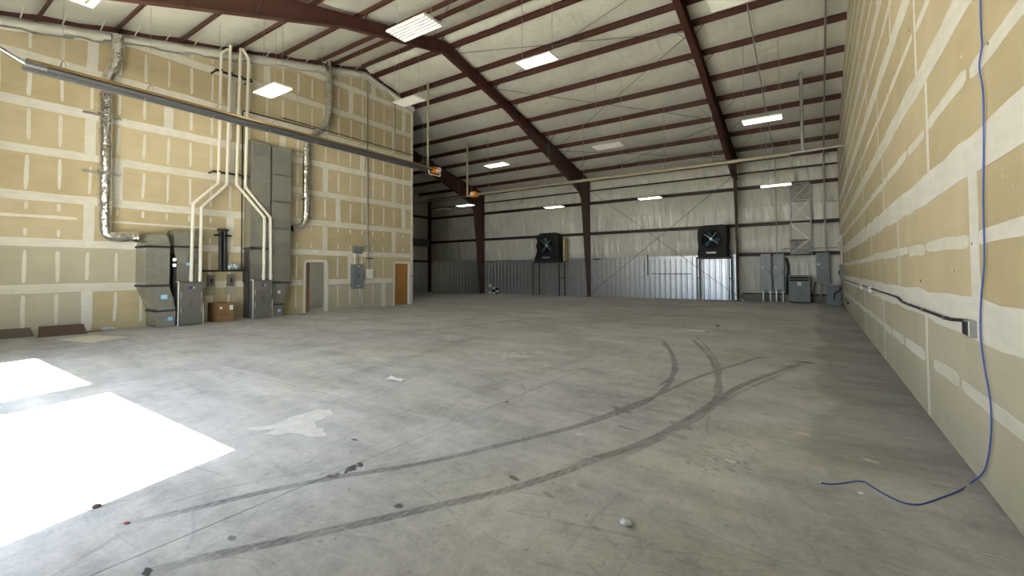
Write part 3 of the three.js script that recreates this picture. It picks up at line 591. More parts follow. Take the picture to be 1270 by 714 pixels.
// ---------------------------------------------------------------- high-bay fluorescent fixtures
function highBay(x, y, z, lit, label) {
  const t = thing('high_bay_light', label, 'ceiling light', 'fluorescent high-bay lights', V(x, y, z));
  const L = 0.61, W = 0.29;
  const pan = (() => {                                            // shallow pan: bevelled sides, open below
    const s = [[-W, 0], [-W + 0.03, 0.06], [W - 0.03, 0.06], [W, 0], [W - 0.006, 0], [W - 0.034, 0.053], [-W + 0.034, 0.053], [-W + 0.006, 0]];
    return slab(s, -L, L);
  })();
  mesh('reflector_bed', bx(-L + 0.015, L - 0.015, 0.045, 0.052, -W + 0.04, W - 0.04), lit ? M.lampPan : M.lampGapShade, t);
  mesh('housing', [pan, slab([[-W, 0], [-W + 0.03, 0.06], [W - 0.03, 0.06], [W, 0]], -L, -L + 0.012), slab([[-W, 0], [-W + 0.03, 0.06], [W - 0.03, 0.06], [W, 0]], L - 0.012, L)], M.lampPan, t);
  mesh('ballast_cover', rbx(-L + 0.1, L - 0.1, 0.06, 0.11, -0.08, 0.08, 0.01), M.lampPan, t);
  const n = 6;
  for (let i = 0; i < n; i++) {
    const c = -W + 0.055 + i * (2 * W - 0.11) / (n - 1);
    mesh('fluorescent_tube', rod(V(-L + 0.02, 0.022, c), V(L - 0.02, 0.022, c), lit ? 0.024 : 0.027, 10), lit ? M.tubeOn : M.tubeOff, t);
    if (i < n - 1) { const d = c + (2 * W - 0.11) / (n - 1) / 2; mesh('reflector_vane', slab([[d - 0.006, 0.047], [d, 0.03], [d + 0.006, 0.047]], -L + 0.02, L - 0.02), lit ? M.lampPan : M.lampGapShade, t); }
  }
  const top = yb(z) - y;
  for (const s of [-1, 1]) mesh('hanger_wire', rod(V(s * (L - 0.06), 0.055, 0), V(s * (L - 0.06), top + PD - 0.02, 0), 0.006, 5), M.wire, t);
  if (lit) {
    const r = new THREE.RectAreaLight(new THREE.Color(1, 0.97, 0.9), LAMP, 1.16, 0.5);
    r.position.set(0, -0.012, 0); r.rotation.x = -Math.PI / 2; t.add(r);
  }
  return t;
}
{
  const L = (px, py, y, lit, label) => { const p = at(px, py, 'y', y); highBay(p.x, p.y, p.z, lit, label); };
  L(513, 36, 7.1, false, 'unlit slatted high-bay light beside the steel frame that stands between the coolers');
  L(338, 113, 7.1, true, 'glowing high-bay light in front of the furnace-side drywall above the long heater');
  L(507, 126, 8.2, false, 'unlit high-bay light over the top corner of the furnace-side drywall');
  L(666, 76, 8.2, true, 'glowing high-bay light near the ridge between two steel frames');
  L(912, -1, 8.2, false, 'unlit slatted high-bay light near the ridge, closest to the blue-cable drywall wall');
  L(945, 149, 6.9, true, 'glowing high-bay light above the cross heater, closest to the blue-cable drywall wall');
  L(755, 182, 6.7, false, 'unlit high-bay light between the two frames, just above the cross heater');
  L(616, 205, 6.9, true, 'glowing high-bay light over the burner end of the cross heater');
  L(577, 255, 6.0, true, 'glowing high-bay light beside the head of the column with the paint cans');
  L(687, 257, 5.6, true, 'glowing high-bay light above the black cooler with the wavy outline');
  L(806, 246, 5.6, true, 'glowing high-bay light in front of the crossed wall brace rods');
  L(962, 230, 5.5, true, 'glowing high-bay light above the twin tall grey cabinets');
  L(548, 260, 6.0, false, 'unlit high-bay light in the dark corner past the drywall partition');
  const p = at(88, -3, 'y', 6.0); highBay(p.x + 0.5, 6.0, p.z, false, 'unlit high-bay light above the near end of the long heater');
}

// ---------------------------------------------------------------- tube heaters
function hoodGeometry(len, w, h) {                                // along x, from 0 to len, open below
  const a = [[-w, 0], [-w + 0.02, h * 0.5], [-w * 0.45, h], [w * 0.45, h], [w - 0.02, h * 0.5], [w, 0]], k = 0.008;
  return slab([...a, ...[...a].reverse().map(([z, y]) => [z * (1 - k / w), y - (y > 0 ? k : 0)])], 0, len);
}
{
  // long heater under the ridge side, running towards the back wall
  const X = -14.7, p0 = at(31, 83, 'x', X), p1 = at(536, 211, 'x', X), y = (p0.y + p1.y) / 2;
  const t = thing('tube_heater', 'long gas tube heater with hood side tinted gold as reflected drywall, running past the furnace-side drywall', 'heater', undefined, V(X, y, 0));
  const len = Math.abs(p1.z - p0.z), w = 0.36, h = 0.13;
  const turn = (g) => g.rotateY(Math.PI / 2).translate(0, 0, p0.z);   // along -z from the near end
  mesh('reflector_hood', turn(hoodGeometry(len, w, h)), M.heatTube, t);
  mesh('hood_side', turn(slab([[w - 0.002, 0.0], [w + 0.006, 0.0], [w - 0.012, h * 0.5], [w - 0.02, h * 0.5]], 0, len)), M.hoodReflectedGold, t);
  mesh('radiant_tube', rod(V(0, 0.05, p0.z), V(0, 0.05, p1.z), 0.05, 14), M.heatTube, t);
  mesh('hood_lip', [turn(slab([[-w - 0.01, -0.012], [-w + 0.012, -0.012], [-w + 0.012, 0.004], [-w - 0.01, 0.004]], 0, len))], M.galv, t);
  for (let i = 0; i < 8; i++) {
    const z = p0.z - 0.6 - i * (len - 1.2) / 7;
    mesh('hanger_bracket', new THREE.TorusGeometry(w * 0.9, 0.01, 5, 14, Math.PI).translate(0, 0.0, z), M.galv, t);
    mesh('hanger_chain', rod(V(0, h, z), V(0, yb(z) - y + 0.05, z), 0.006, 5), M.wire, t);
  }
  const e = p1.z;
  const b = mesh('burner_box', rbx(-0.16, 0.16, -0.06, 0.2, e - 0.42, e - 0.06, 0.02), M.orange, t);
  mesh('burner_fan', rod(V(0.16, 0.05, e - 0.2), V(0.3, 0.05, e - 0.2), 0.11, 14), M.white, b);
  mesh('gas_hose', pipe([V(0.05, -0.02, e - 0.45), V(0.05, -0.18, e - 0.5), V(0.0, -0.18, e + 0.2), V(0.0, 0.1, e + 0.25)], 0.03, 0.08), M.pvc, t);
  const gt = at(530, 103, 'x', X);
  mesh('gas_pipe', [rod(V(0.0, 0.05, e + 0.28), V(0.0, yb(e) - y + 0.1, e + 0.28), 0.055, 10)], M.gasPipe, t);
  mesh('tie_strut', rod(V(-0.2, 0.55, p0.z - 6), V(-0.2, 0.55, e - 0.3), 0.018, 6), M.blackPipe, t);
  mesh('flue', pipe([V(0, 0.06, p0.z), V(0, 0.12, p0.z + 0.15), V(0, 0.75, p0.z + 1.4), V(0, 0.75, p0.z + 2.4)], 0.055, 0.15, 14), M.chrome, t);
  mesh('flue_coupling', rod(V(0, 0.05, p0.z - 0.35), V(0, 0.05, p0.z + 0.02), 0.07, 14), M.chrome, t);
}
{
  // cross heater parallel to the back wall
  const Z = -20.2, p0 = at(592, 240, 'z', Z), p1 = at(980, 192, 'z', Z), y = (p0.y + p1.y) / 2 - 0.04;
  const t = thing('tube_heater', 'cream gas tube heater slung across the room before the back wall', 'heater', undefined, V(0, y, Z));
  const len = p1.x - p0.x, w = 0.13, h = 0.1;
  mesh('reflector_hood', hoodGeometry(len, w, h).translate(p0.x, 0, 0), M.hoodCream, t);
  mesh('radiant_tube', rod(V(p0.x, 0.02, 0), V(p1.x, 0.02, 0), 0.04, 12), M.hoodCream, t);
  for (let i = 0; i < 8; i++) { const x = p0.x + 0.8 + i * (len - 1.6) / 7; mesh('hanger_bracket', new THREE.TorusGeometry(w * 0.95, 0.012, 5, 14, Math.PI).rotateY(Math.PI / 2).translate(x, 0, 0), M.galv, t); mesh('hanger_wire', rod(V(x, h, 0), V(x, yb(Z) - y + 0.05, 0), 0.008, 5), M.wire, t); }
  const b = mesh('burner_box', rbx(p0.x - 0.42, p0.x - 0.02, -0.1, 0.2, -0.17, 0.17, 0.02), M.orange, t);
  mesh('burner_fan', rod(V(p0.x - 0.2, 0.05, 0.17), V(p0.x - 0.2, 0.05, 0.3), 0.1, 12), M.white, b);
  mesh('gas_pipe', pipe([V(p0.x - 0.4, -0.02, 0), V(p0.x - 0.75, 0.02, 0), V(p0.x - 0.75, yb(Z) - y + 0.1, 0)], 0.065, 0.15), M.gasPipe, t);
  mesh('gas_line', rod(V(p0.x - 0.75, 0.0, 0), V(p0.x - 5.0, -0.05, 0.4), 0.03, 8), M.gasPipe, t);
  mesh('exhaust_pipe', [rod(V(p1.x, 0.06, 0), V(XR - 0.01, 0.1, 0), 0.05, 12), rod(V(-0.33, 0.1, 0), V(-0.33, yb(Z) - y + 0.12, 0), 0.055, 12)], M.galv, t);
}

// ---------------------------------------------------------------- furnaces, ducts and their pipes
const zX = (px, py, X) => at(px, py, 'x', X).z, yX = (px, py, X) => at(px, py, 'x', X).y;
function loft4(a, b) {                                            // frustum between two rectangles [x0, x1, z0, z1, y]
  const P = [], R = ([x0, x1, z0, z1, y]) => [[x0, y, z1], [x1, y, z1], [x1, y, z0], [x0, y, z0]];
  const A = R(a), B = R(b), q = (p0, p1, p2, p3) => P.push(...p0, ...p1, ...p2, ...p0, ...p2, ...p3);
  for (let i = 0; i < 4; i++) { const j = (i + 1) % 4; q(A[i], A[j], B[j], B[i]); }
  q(B[0], B[1], B[2], B[3]); q(A[3], A[2], A[1], A[0]);
  const g = new THREE.BufferGeometry(); g.setAttribute('position', new THREE.Float32BufferAttribute(P, 3)); g.computeVertexNormals(); boxUV(g); return g;
}
const XW = XL + 0.01;
function ductBox(name, x1, z0, z1, y0, y1, parent, m = M.duct, breaks = 0) {   // sheet-metal box with standing seams
  const gs = [bx(XW, x1, y0, y1, z0, z1)];
  const o = mesh(name, gs, m, parent);
  for (let i = 1; i <= breaks; i++) { const y = y0 + (y1 - y0) * i / (breaks + 1); mesh('seam', bx(XW, x1 + 0.008, y - 0.008, y + 0.008, z0 - 0.006, z1 + 0.006), m, o); }
  return o;
}
const dflange = (x1, z0, z1, y, parent, t = 0.045) => mesh('flange', bx(XW, x1 + 0.025, y - t / 2, y + t / 2, z0 - 0.03, z1 + 0.03), M.flange, parent);
{
  // return air trunk of the first furnace
  const X1 = -16.08;
  const t = thing('return_duct', 'grey sheet-metal return duct with sloped throat and foil hose on its head', 'duct', 'return ducts');
  const zb0 = -5.5, zb1 = -5.02, y0 = yX(205, 383, X1), y1 = yX(200, 355, X1), y2 = yX(200, 306, X1), y3 = yX(200, 291, X1);
  const zt0 = zX(210.4, 330, X1), zt1 = zX(181, 330, X1);
  ductBox('filter_base', X1, zb0, zb1, 0.01, y0 - 0.08, t);
  mesh('label_sticker', bx(X1, X1 + 0.004, y0 * 0.35, y0 * 0.55, -5.42, -5.3), M.blueLabel, t);
  dflange(X1, zb0, zb1, y0 - 0.06, t);
  mesh('throat', loft4([XW, X1 + 0.02, zb0 - 0.0, zb1, y0 - 0.03], [XW, X1, zt0, zt1, y1]), M.duct, t);
  mesh('label_sticker', bx(X1 + 0.006, X1 + 0.016, y0 + 0.3, y0 + 0.42, -5.28, -5.12), M.blueLabel, t);
  dflange(X1, zt0, zt1, y1 + 0.02, t, 0.06);
  ductBox('trunk', X1, zt0, zt1, y1 + 0.04, y2 - 0.03, t, M.duct, 2);
  dflange(X1, zt0, zt1, y2, t, 0.06);
  mesh('head', [loft4([XW, X1, zt0, zt1, y2 + 0.03], [XW, X1 - 0.06, zt0 + 0.03, zt1 - 0.05, y3 - 0.04]), loft4([XW, X1 - 0.06, zt0 + 0.03, zt1 - 0.05, y3 - 0.04], [XW, X1 - 0.32, zt0 + 0.06, zt1 - 0.12, y3 + 0.06])], M.duct, t);
}
function furnace(z0, z1, X1, label, yTop, second) {
  const t = thing('furnace', label, 'furnace', 'wall furnaces');
  mesh('cabinet', rbx(XW + 0.1, X1, 0.02, yTop, z0, z1, 0.01), M.furnace, t);
  const hs = [0.03, yTop * 0.36, yTop * 0.70, yTop - 0.01];
  for (let i = 0; i < 3; i++) mesh('access_door', rbx(X1 - 0.005, X1 + 0.018, hs[i] + 0.012, hs[i + 1] - 0.008, z0 + 0.012, z1 - 0.012, 0.008), M.furnace, t);
  const d = mesh('grille', Array.from({ length: 7 }, (_, i) => bx(X1 + 0.014, X1 + 0.024, hs[1] + 0.14 + i * 0.025, hs[1] + 0.15 + i * 0.025, (z0 + z1) / 2 - 0.05, (z0 + z1) / 2 + 0.05)), M.ductDark, t);
  const b = mesh('badge', bx(X1 + 0.016, X1 + 0.021, yTop - 0.2, yTop - 0.14, (z0 + z1) / 2 - 0.03, (z0 + z1) / 2 + 0.08), mat('#2b3f8f', 0.5), t);
  mesh('badge_arrow', slab([[(z0 + z1) / 2 - 0.04, yTop - 0.2], [(z0 + z1) / 2 - 0.1, yTop - 0.17], [(z0 + z1) / 2 - 0.04, yTop - 0.14]], X1 + 0.016, X1 + 0.021), M.label, b);
  mesh('badge', bx(X1 + 0.016, X1 + 0.02, hs[1] - 0.1, hs[1] - 0.075, (z0 + z1) / 2 - 0.06, (z0 + z1) / 2 + 0.06), mat('#2f8f68', 0.5), t);
  for (const z of [z0 + 0.04, z1 - 0.04]) for (const y of [hs[1], hs[2]]) mesh('latch', rod(V(X1 + 0.02, y - 0.09, z), V(X1 + 0.02, y + 0.09, z), 0.012, 6), M.galv, t);
  mesh('drain_pipe', pipe([V(X1 - 0.2, yTop + 0.02, z1 + 0.02), V(X1 + 0.02, yTop + 0.02, z1 + 0.035), V(X1 + 0.02, 0.0, z1 + 0.035)], 0.018, 0.04, 8), M.pvc, t);
  mesh('drain_pipe', pipe([V(X1 - 0.05, yTop * 0.5, z0 - 0.03), V(X1 - 0.03, yTop * 0.48, z0 - 0.03), V(X1 - 0.03, 0.0, z0 - 0.03)], 0.014, 0.03, 8), M.pvc, t);
  return t;
}
{
  const X1 = -16.05, yT = yX(236, 350, X1), z0 = -6.21, z1 = -5.58;
  const f = furnace(z0, z1, X1, 'grey upright furnace beside the cardboard box, under the short plenum', yT);
  const XP = -16.32, pz1 = Math.min(zX(216, 300, XP), zX(210.4, 330, -16.08) - 0.05), pz0 = zX(246.3, 300, XP), yc = yX(232, 327, XP), yp = yX(232, 306, XP), ye = yX(232, 290, XP);
  ductBox('coil_case', XP + 0.03, pz0 + 0.02, z1 + 0.0, yT, yc, f, M.furnace);
  mesh('coil_sticker', bx(XP + 0.03, XP + 0.036, yc - 0.06, yc + 0.04, -5.95, -5.83), M.blueLabel, f);
  mesh('transition', loft4([XW, XP + 0.03, pz0 + 0.02, z1, yc], [XW, XP, pz0, pz1, yp - 0.03]), M.duct, f);
  dflange(XP, pz0, pz1, yp, f, 0.05);
  ductBox('plenum', XP, pz0, pz1, yp + 0.03, ye, f);
  mesh('plenum_cap', loft4([XW, XP, pz0, pz1, ye], [XW, XP - 0.26, pz0, pz1 - 0.04, ye + 0.12]), M.duct, f);
  mesh('chase', bx(XW, XP - 0.1, 0.02, yp - 0.04, z1 + 0.005, -5.535), M.ductDark, f);
  for (const y of [yc - 0.05, yc + 0.12]) mesh('line_set', rod(V(XP - 0.08, y, z1 + 0.0), V(XP + 0.08, y, z1 + 0.08), 0.05, 12), M.galv, f);
}
{
  const X1 = -16.26, yT = yX(326, 347.5, X1), z0 = -8.5, z1 = -7.86;
  const f = furnace(z0, z1, X1, 'grey upright furnace under the tall twin duct, next to the open doorway', yT);
  const XP = -16.47, pz1 = zX(311, 250, XP), pz0 = zX(335.3, 250, XP), yc = yX(318, 330, XP), yp = yX(322, 308, XP), ye = yX(322, 178, XP);
  ductBox('coil_case', XP + 0.03, pz0 + 0.02, z1 + 0.02, yT, yc, f, M.furnace);
  mesh('transition', loft4([XW, XP + 0.03, pz0 + 0.02, z1 + 0.02, yc], [XW, XP, pz0, pz1, yp - 0.04]), M.duct, f);
  dflange(XP, pz0, pz1, yp, f, 0.07);
  const pl = ductBox('plenum', XP, pz0, pz1, yp + 0.04, ye, f, M.duct, 3);
  for (let i = 0; i < 4; i++) { const ya = yp + 0.04 + (ye - yp - 0.04) * i / 4, yd = yp + 0.04 + (ye - yp - 0.04) * (i + 1) / 4; mesh('cross_broken_face', loft4([XP, XP + 0.001, pz0 + 0.03, pz1 - 0.03, ya + 0.02], [XP, XP + 0.03, pz0 + 0.03, pz1 - 0.03, (ya + yd) / 2]), M.duct, pl); mesh('cross_broken_face', loft4([XP, XP + 0.03, pz0 + 0.03, pz1 - 0.03, (ya + yd) / 2], [XP, XP + 0.001, pz0 + 0.03, pz1 - 0.03, yd - 0.02]), M.duct, pl); }
  mesh('plenum_cap', loft4([XW, XP, pz0, pz1, ye], [XW, XP - 0.24, pz0, pz1 - 0.04, ye + 0.14]), M.duct, f);
  mesh('chase', bx(XW, XP - 0.05, 0.02, yp - 0.06, z1 + 0.03, pz1), M.ductDark, f);
  // return trunk standing right of it
  const X2 = -16.45, t = thing('return_duct', 'tall grey sheet-metal return duct next to the open doorway', 'duct', 'return ducts');
  const a0 = -9.0, a1 = -8.62, w0 = zX(361, 250, X2), w1 = Math.min(zX(337, 250, X2), pz0 - 0.03);
  const b0 = yX(347, 376, X2), b1 = yX(349, 351, X2), b2 = yX(349, 184, X2);
  ductBox('filter_base', X2, a0, a1, 0.01, b0 - 0.06, t);
  mesh('label_sticker', bx(X2, X2 + 0.004, b0 * 0.35, b0 * 0.55, -8.92, -8.8), M.blueLabel, t);
  dflange(X2, a0, a1, b0 - 0.03, t, 0.07);
  mesh('throat', loft4([XW, X2, a0, a1, b0], [XW, X2, w0, w1, b1]), M.duct, t);
  mesh('label_sticker', bx(X2 + 0.001, X2 + 0.006, (b0 + b1) / 2, (b0 + b1) / 2 + 0.1, -8.9, -8.8), M.label, t);
  dflange(X2, w0, w1, b1 + 0.015, t, 0.04);
  const tr = ductBox('trunk', X2, w0, w1, b1 + 0.04, b2, t, M.duct, 4);
  for (let i = 0; i < 5; i++) { const ya = b1 + 0.04 + (b2 - b1 - 0.04) * i / 5, yd = b1 + 0.04 + (b2 - b1 - 0.04) * (i + 1) / 5; mesh('cross_broken_face', loft4([X2, X2 + 0.001, w0 + 0.03, w1 - 0.03, ya + 0.02], [X2, X2 + 0.025, w0 + 0.03, w1 - 0.03, (ya + yd) / 2]), M.duct, tr); mesh('cross_broken_face', loft4([X2, X2 + 0.025, w0 + 0.03, w1 - 0.03, (ya + yd) / 2], [X2, X2 + 0.001, w0 + 0.03, w1 - 0.03, yd - 0.02]), M.duct, tr); mesh('drive_slip', bx(X2 - 0.02, X2 + 0.022, ya - 0.02, ya + 0.02, w0 - 0.01, w1 + 0.01), M.ductDark, tr); }
  mesh('head', loft4([XW, X2, w0, w1, b2], [XW, X2 - 0.26, w0, w1 - 0.04, b2 + 0.12]), M.duct, t);
}
// flexible foil ducts: a crumpled tube through points
function foilDuct(pts, r, label, clamps) {
  const t = thing('foil_duct', label, 'duct', 'foil ducts');
  const c = new THREE.CatmullRomCurve3(pts, false, 'centripetal'), len = c.getLength(), nS = Math.ceil(len / 0.04), nR = 20; let g = new THREE.TubeGeometry(c, nS, r, nR); const p = g.attributes.position;
  for (let i = 0; i <= nS; i++) {
    const cp = c.getPointAt(i / nS);
    for (let j = 0; j <= nR; j++) {
      const k = i * (nR + 1) + j, q = V(p.getX(k), p.getY(k), p.getZ(k)).sub(cp), a = (j % nR) / nR * 7;
      const s = 1 + 0.24 * (fbm(i * 0.17, a * 1.3 + (a > 3.5 ? 2 * (7 - a) : 0), 3, 700) - 0.5) + 0.07 * (vn(i * 0.9, Math.abs(a - 3.5) * 2, 710) - 0.5);
      q.multiplyScalar(s).add(cp); p.setXYZ(k, q.x, q.y, q.z);
    }
  }
  g.computeVertexNormals();
  const uv = g.attributes.uv; for (let k = 0; k < uv.count; k++) uv.setXY(k, uv.getX(k) * len, uv.getY(k) * 2 * Math.PI * r);
  mesh('sleeve', g, M.foil, t, false);
  for (const [q, dz] of clamps) { mesh('strut', bx(XW, XW + 0.04, q.y - 0.03, q.y + 0.03, q.z - 0.42, q.z + 0.42), M.galv, t); mesh('clamp_band', new THREE.CylinderGeometry(r * 1.06, r * 1.06, 0.05, 18, 1, true).translate(q.x, q.y, q.z), M.galv, t); }
}
{
  const X = -16.62, P = (px, py) => at(px, py, 'x', X), r = 0.15;
  foilDuct([P(146, 44), P(146.5, 62), P(144, 80), P(136, 95), P(131.5, 112), P(131, 150), P(130.5, 200), P(130, 250), P(130, 280), P(133, 291), P(145, 294), P(158, 294), P(170, 293.5)], r, 'silver foil duct on the wall, bending into the short return duct', [[P(131, 141)], [P(130.5, 213)]]);
  foilDuct([P(408, 70), P(408, 95), P(407.5, 130), P(405, 150), P(398, 160), P(389, 168), P(381, 176), P(379.5, 195), P(379, 230), P(379, 262), P(377, 276), P(371, 282), P(362, 283)], 0.125, 'silver foil duct snaking behind the long heater into the tall duct', [[P(379.8, 187)], [P(379, 245)]]);
}
// white exhaust and intake pipes
{
  const X = -16.17, XU = -16.4, XV = -16.36;
  const mk = (pts, label) => { const t = thing('vent_pipe', label, 'pipe', 'white vent pipes'); const q = pts.map(([px, py, x]) => at(px, py, 'x', x ?? X)); mesh('pipe', pipe(q, 0.048, 0.1, 12), M.pvc, t); for (let i = 1; i < q.length - 1; i++) mesh('elbow', new THREE.SphereGeometry(0.052, 12, 8).translate(q[i].x, q[i].y, q[i].z), M.pvc, t); mesh('coupling', rod(q[0].clone().add(V(0, 0.06, 0)), q[0].clone().add(V(0, 0.22, 0)), 0.056, 12), M.pvc, t); for (const f of [0.35, 0.8]) { const k = q.length - 2, c = q[q.length > 4 ? 2 : 2].clone().lerp(q[3] ?? q[k], f); mesh('coupling', rod(c.clone().add(V(0, -0.05, 0)), c.clone().add(V(0, 0.05, 0)), 0.05, 12), M.pvc, t); } return t; };
  mk([[237, 349], [239.5, 252], [271, 227, XU], [274.5, 66, XU], [283, 61, XU]], 'white vent pipe bent to the furnace by the cardboard box, outer of that pair');
  mk([[248, 349], [250, 257], [281.5, 229, XU], [286, 56, XU]], 'white vent pipe bent to the furnace by the cardboard box, inner of that pair');
  mk([[327, 347, XV], [328, 269, XV], [293.5, 229, XU], [298.5, 60, XU]], 'white vent pipe bent to the furnace by the doorway, inner of that pair');
  mk([[335.5, 347, XV], [335.5, 270, XV], [304.3, 232, XU], [308.5, 73, XU], [300.5, 60, XU]], 'white vent pipe bent to the furnace by the doorway, outer of that pair');
  for (const [a, b, l] of [[[267, 86], [313, 100], 'black strut bar clamping the four white pipes near the roof'], [[264, 212], [309, 221], 'black strut bar clamping the four white pipes above their bends']]) {
    const t = thing('strut_bar', l, 'bracket', 'pipe strut bars'), p = at(...a, 'x', XU - 0.08), q = at(...b, 'x', XU - 0.08); q.y = p.y;
    mesh('channel', bx(XU - 0.11, XU - 0.05, p.y - 0.03, p.y + 0.03, q.z, p.z), M.black, t);
    for (const z of [q.z + 0.05, p.z - 0.05]) mesh('standoff', bx(XW, XU - 0.08, p.y - 0.02, p.y + 0.02, z - 0.02, z + 0.02), M.black, t);
    for (let i = 0; i < 4; i++) mesh('clamp', bx(XU - 0.06, XU + 0.06, p.y - 0.02, p.y + 0.02, p.z - 0.12 - i * (p.z - q.z - 0.2) / 3.2, p.z - 0.18 - i * (p.z - q.z - 0.2) / 3.2), M.black, t);
  }
}
// black gas piping and the double-wall black vent between the furnaces
{
  const X = -16.72, P = (px, py) => at(px, py, 'x', X);
  const t = thing('gas_piping', 'thin black gas pipe running along the wall and down between the furnaces', 'pipe');
  mesh('riser', pipe([P(402, 163), P(301, 137), P(300.5, 200), P(299.5, 336)], 0.024, 0.06, 8), M.blackPipe, t);
  mesh('header', pipe([P(226, 335.5), P(260, 335.8), P(318, 335.5)], 0.03, 0.04, 8), M.blackPipe, t);
  mesh('drop', pipe([P(302, 336), P(302, 350)], 0.03, 0.04, 8), M.blackPipe, t);
  const v = thing('black_vent', 'pair of black upright pipes with a collar between the furnaces', 'pipe');
  for (const x of [273.6, 279]) mesh('pipe', rod(P(x, 335), P(x, 286.5), 0.065, 12), M.black, v);
  const c = P(276.3, 292); mesh('collar', bx(X - 0.1, X + 0.1, c.y - 0.03, c.y + 0.03, c.z - 0.24, c.z + 0.24), M.black, v);
  mesh('cap', bx(X - 0.08, X + 0.08, P(276, 286.5).y, P(276, 285).y + 0.03, c.z - 0.15, c.z + 0.15), M.black, v);
  const j = thing('valve_cluster', 'cluster of small blue and white valves on the black gas pipe', 'valve');
  for (let i = 0; i < 6; i++) { const q = P(283.5 + i * 2.2, 331 - (i % 2) * 2); mesh('valve', rbx(X - 0.04, X + 0.06, q.y - 0.07, q.y + 0.06, q.z - 0.03, q.z + 0.03, 0.01), [M.white, M.blueLabel, M.galv][i % 3], j); }
}
// disconnects and plates behind the cardboard box
for (const [x0, y0, x1, y1, m, nm, l, c] of [[258, 341, 266.5, 355, 0, 'disconnect_switch', 'grey disconnect switch on the wall beside the first furnace', 'switch'], [282.5, 340, 291, 354.5, 0, 'disconnect_switch', 'grey disconnect switch with red mark below the valve cluster', 'switch'], [254, 356, 268, 366, 1, 'cover_plate', 'blank grey cover plate on the wall beside the first furnace', 'plate'], [280, 355.5, 293, 365, 1, 'cover_plate', 'blank grey cover plate right above the cardboard box', 'plate']]) {
  const X = XL + (m ? 0.04 : 0.1), a = at(x0, y0, 'x', X), b = at(x1, y1, 'x', X), t = thing(nm, l, c);
  mesh('body', rbx(XW, X, b.y, a.y, b.z, a.z, 0.01), m ? mat('#a39d88', 0.6) : M.furnace, t);
  if (!m) { const cy = (a.y + b.y) / 2, cz = (a.z + b.z) / 2; mesh('lever', rbx(X, X + 0.03, cy - 0.08, cy + 0.08, cz - 0.03, cz + 0.03, 0.01), M.black, t); if (x0 > 270) mesh('warning_sticker', bx(X, X + 0.004, b.y + 0.03, b.y + 0.07, cz - 0.05, cz + 0.05), mat('#8c3a34', 0.6), t); }
}
// cardboard box
{
  const X1 = -16.2, t = thing('cardboard_box', 'closed brown cardboard box on the floor between the furnaces', 'box'), z1 = -6.68, z0 = -7.2, h = yX(270, 376, X1);
  mesh('carton', rbx(XW + 0.05, X1, 0, h, z0, z1, 0.008), M.kraft, t);
  mesh('flap_gap', bx(XW + 0.05, X1 + 0.002, h - 0.004, h + 0.002, (z0 + z1) / 2 - 0.006, (z0 + z1) / 2 + 0.006), M.brownBoard, t);
  mesh('label', bx(X1, X1 + 0.003, h - 0.2, h - 0.12, z1 - 0.16, z1 - 0.08), M.label, t);
  mesh('label', bx(X1, X1 + 0.003, h - 0.24, h - 0.08, z0 + 0.03, z0 + 0.14), M.label, t);
  mesh('print', bx(X1, X1 + 0.002, h * 0.38, h * 0.42, z0 + 0.15, z1 - 0.1), M.brownBoard, t);
}
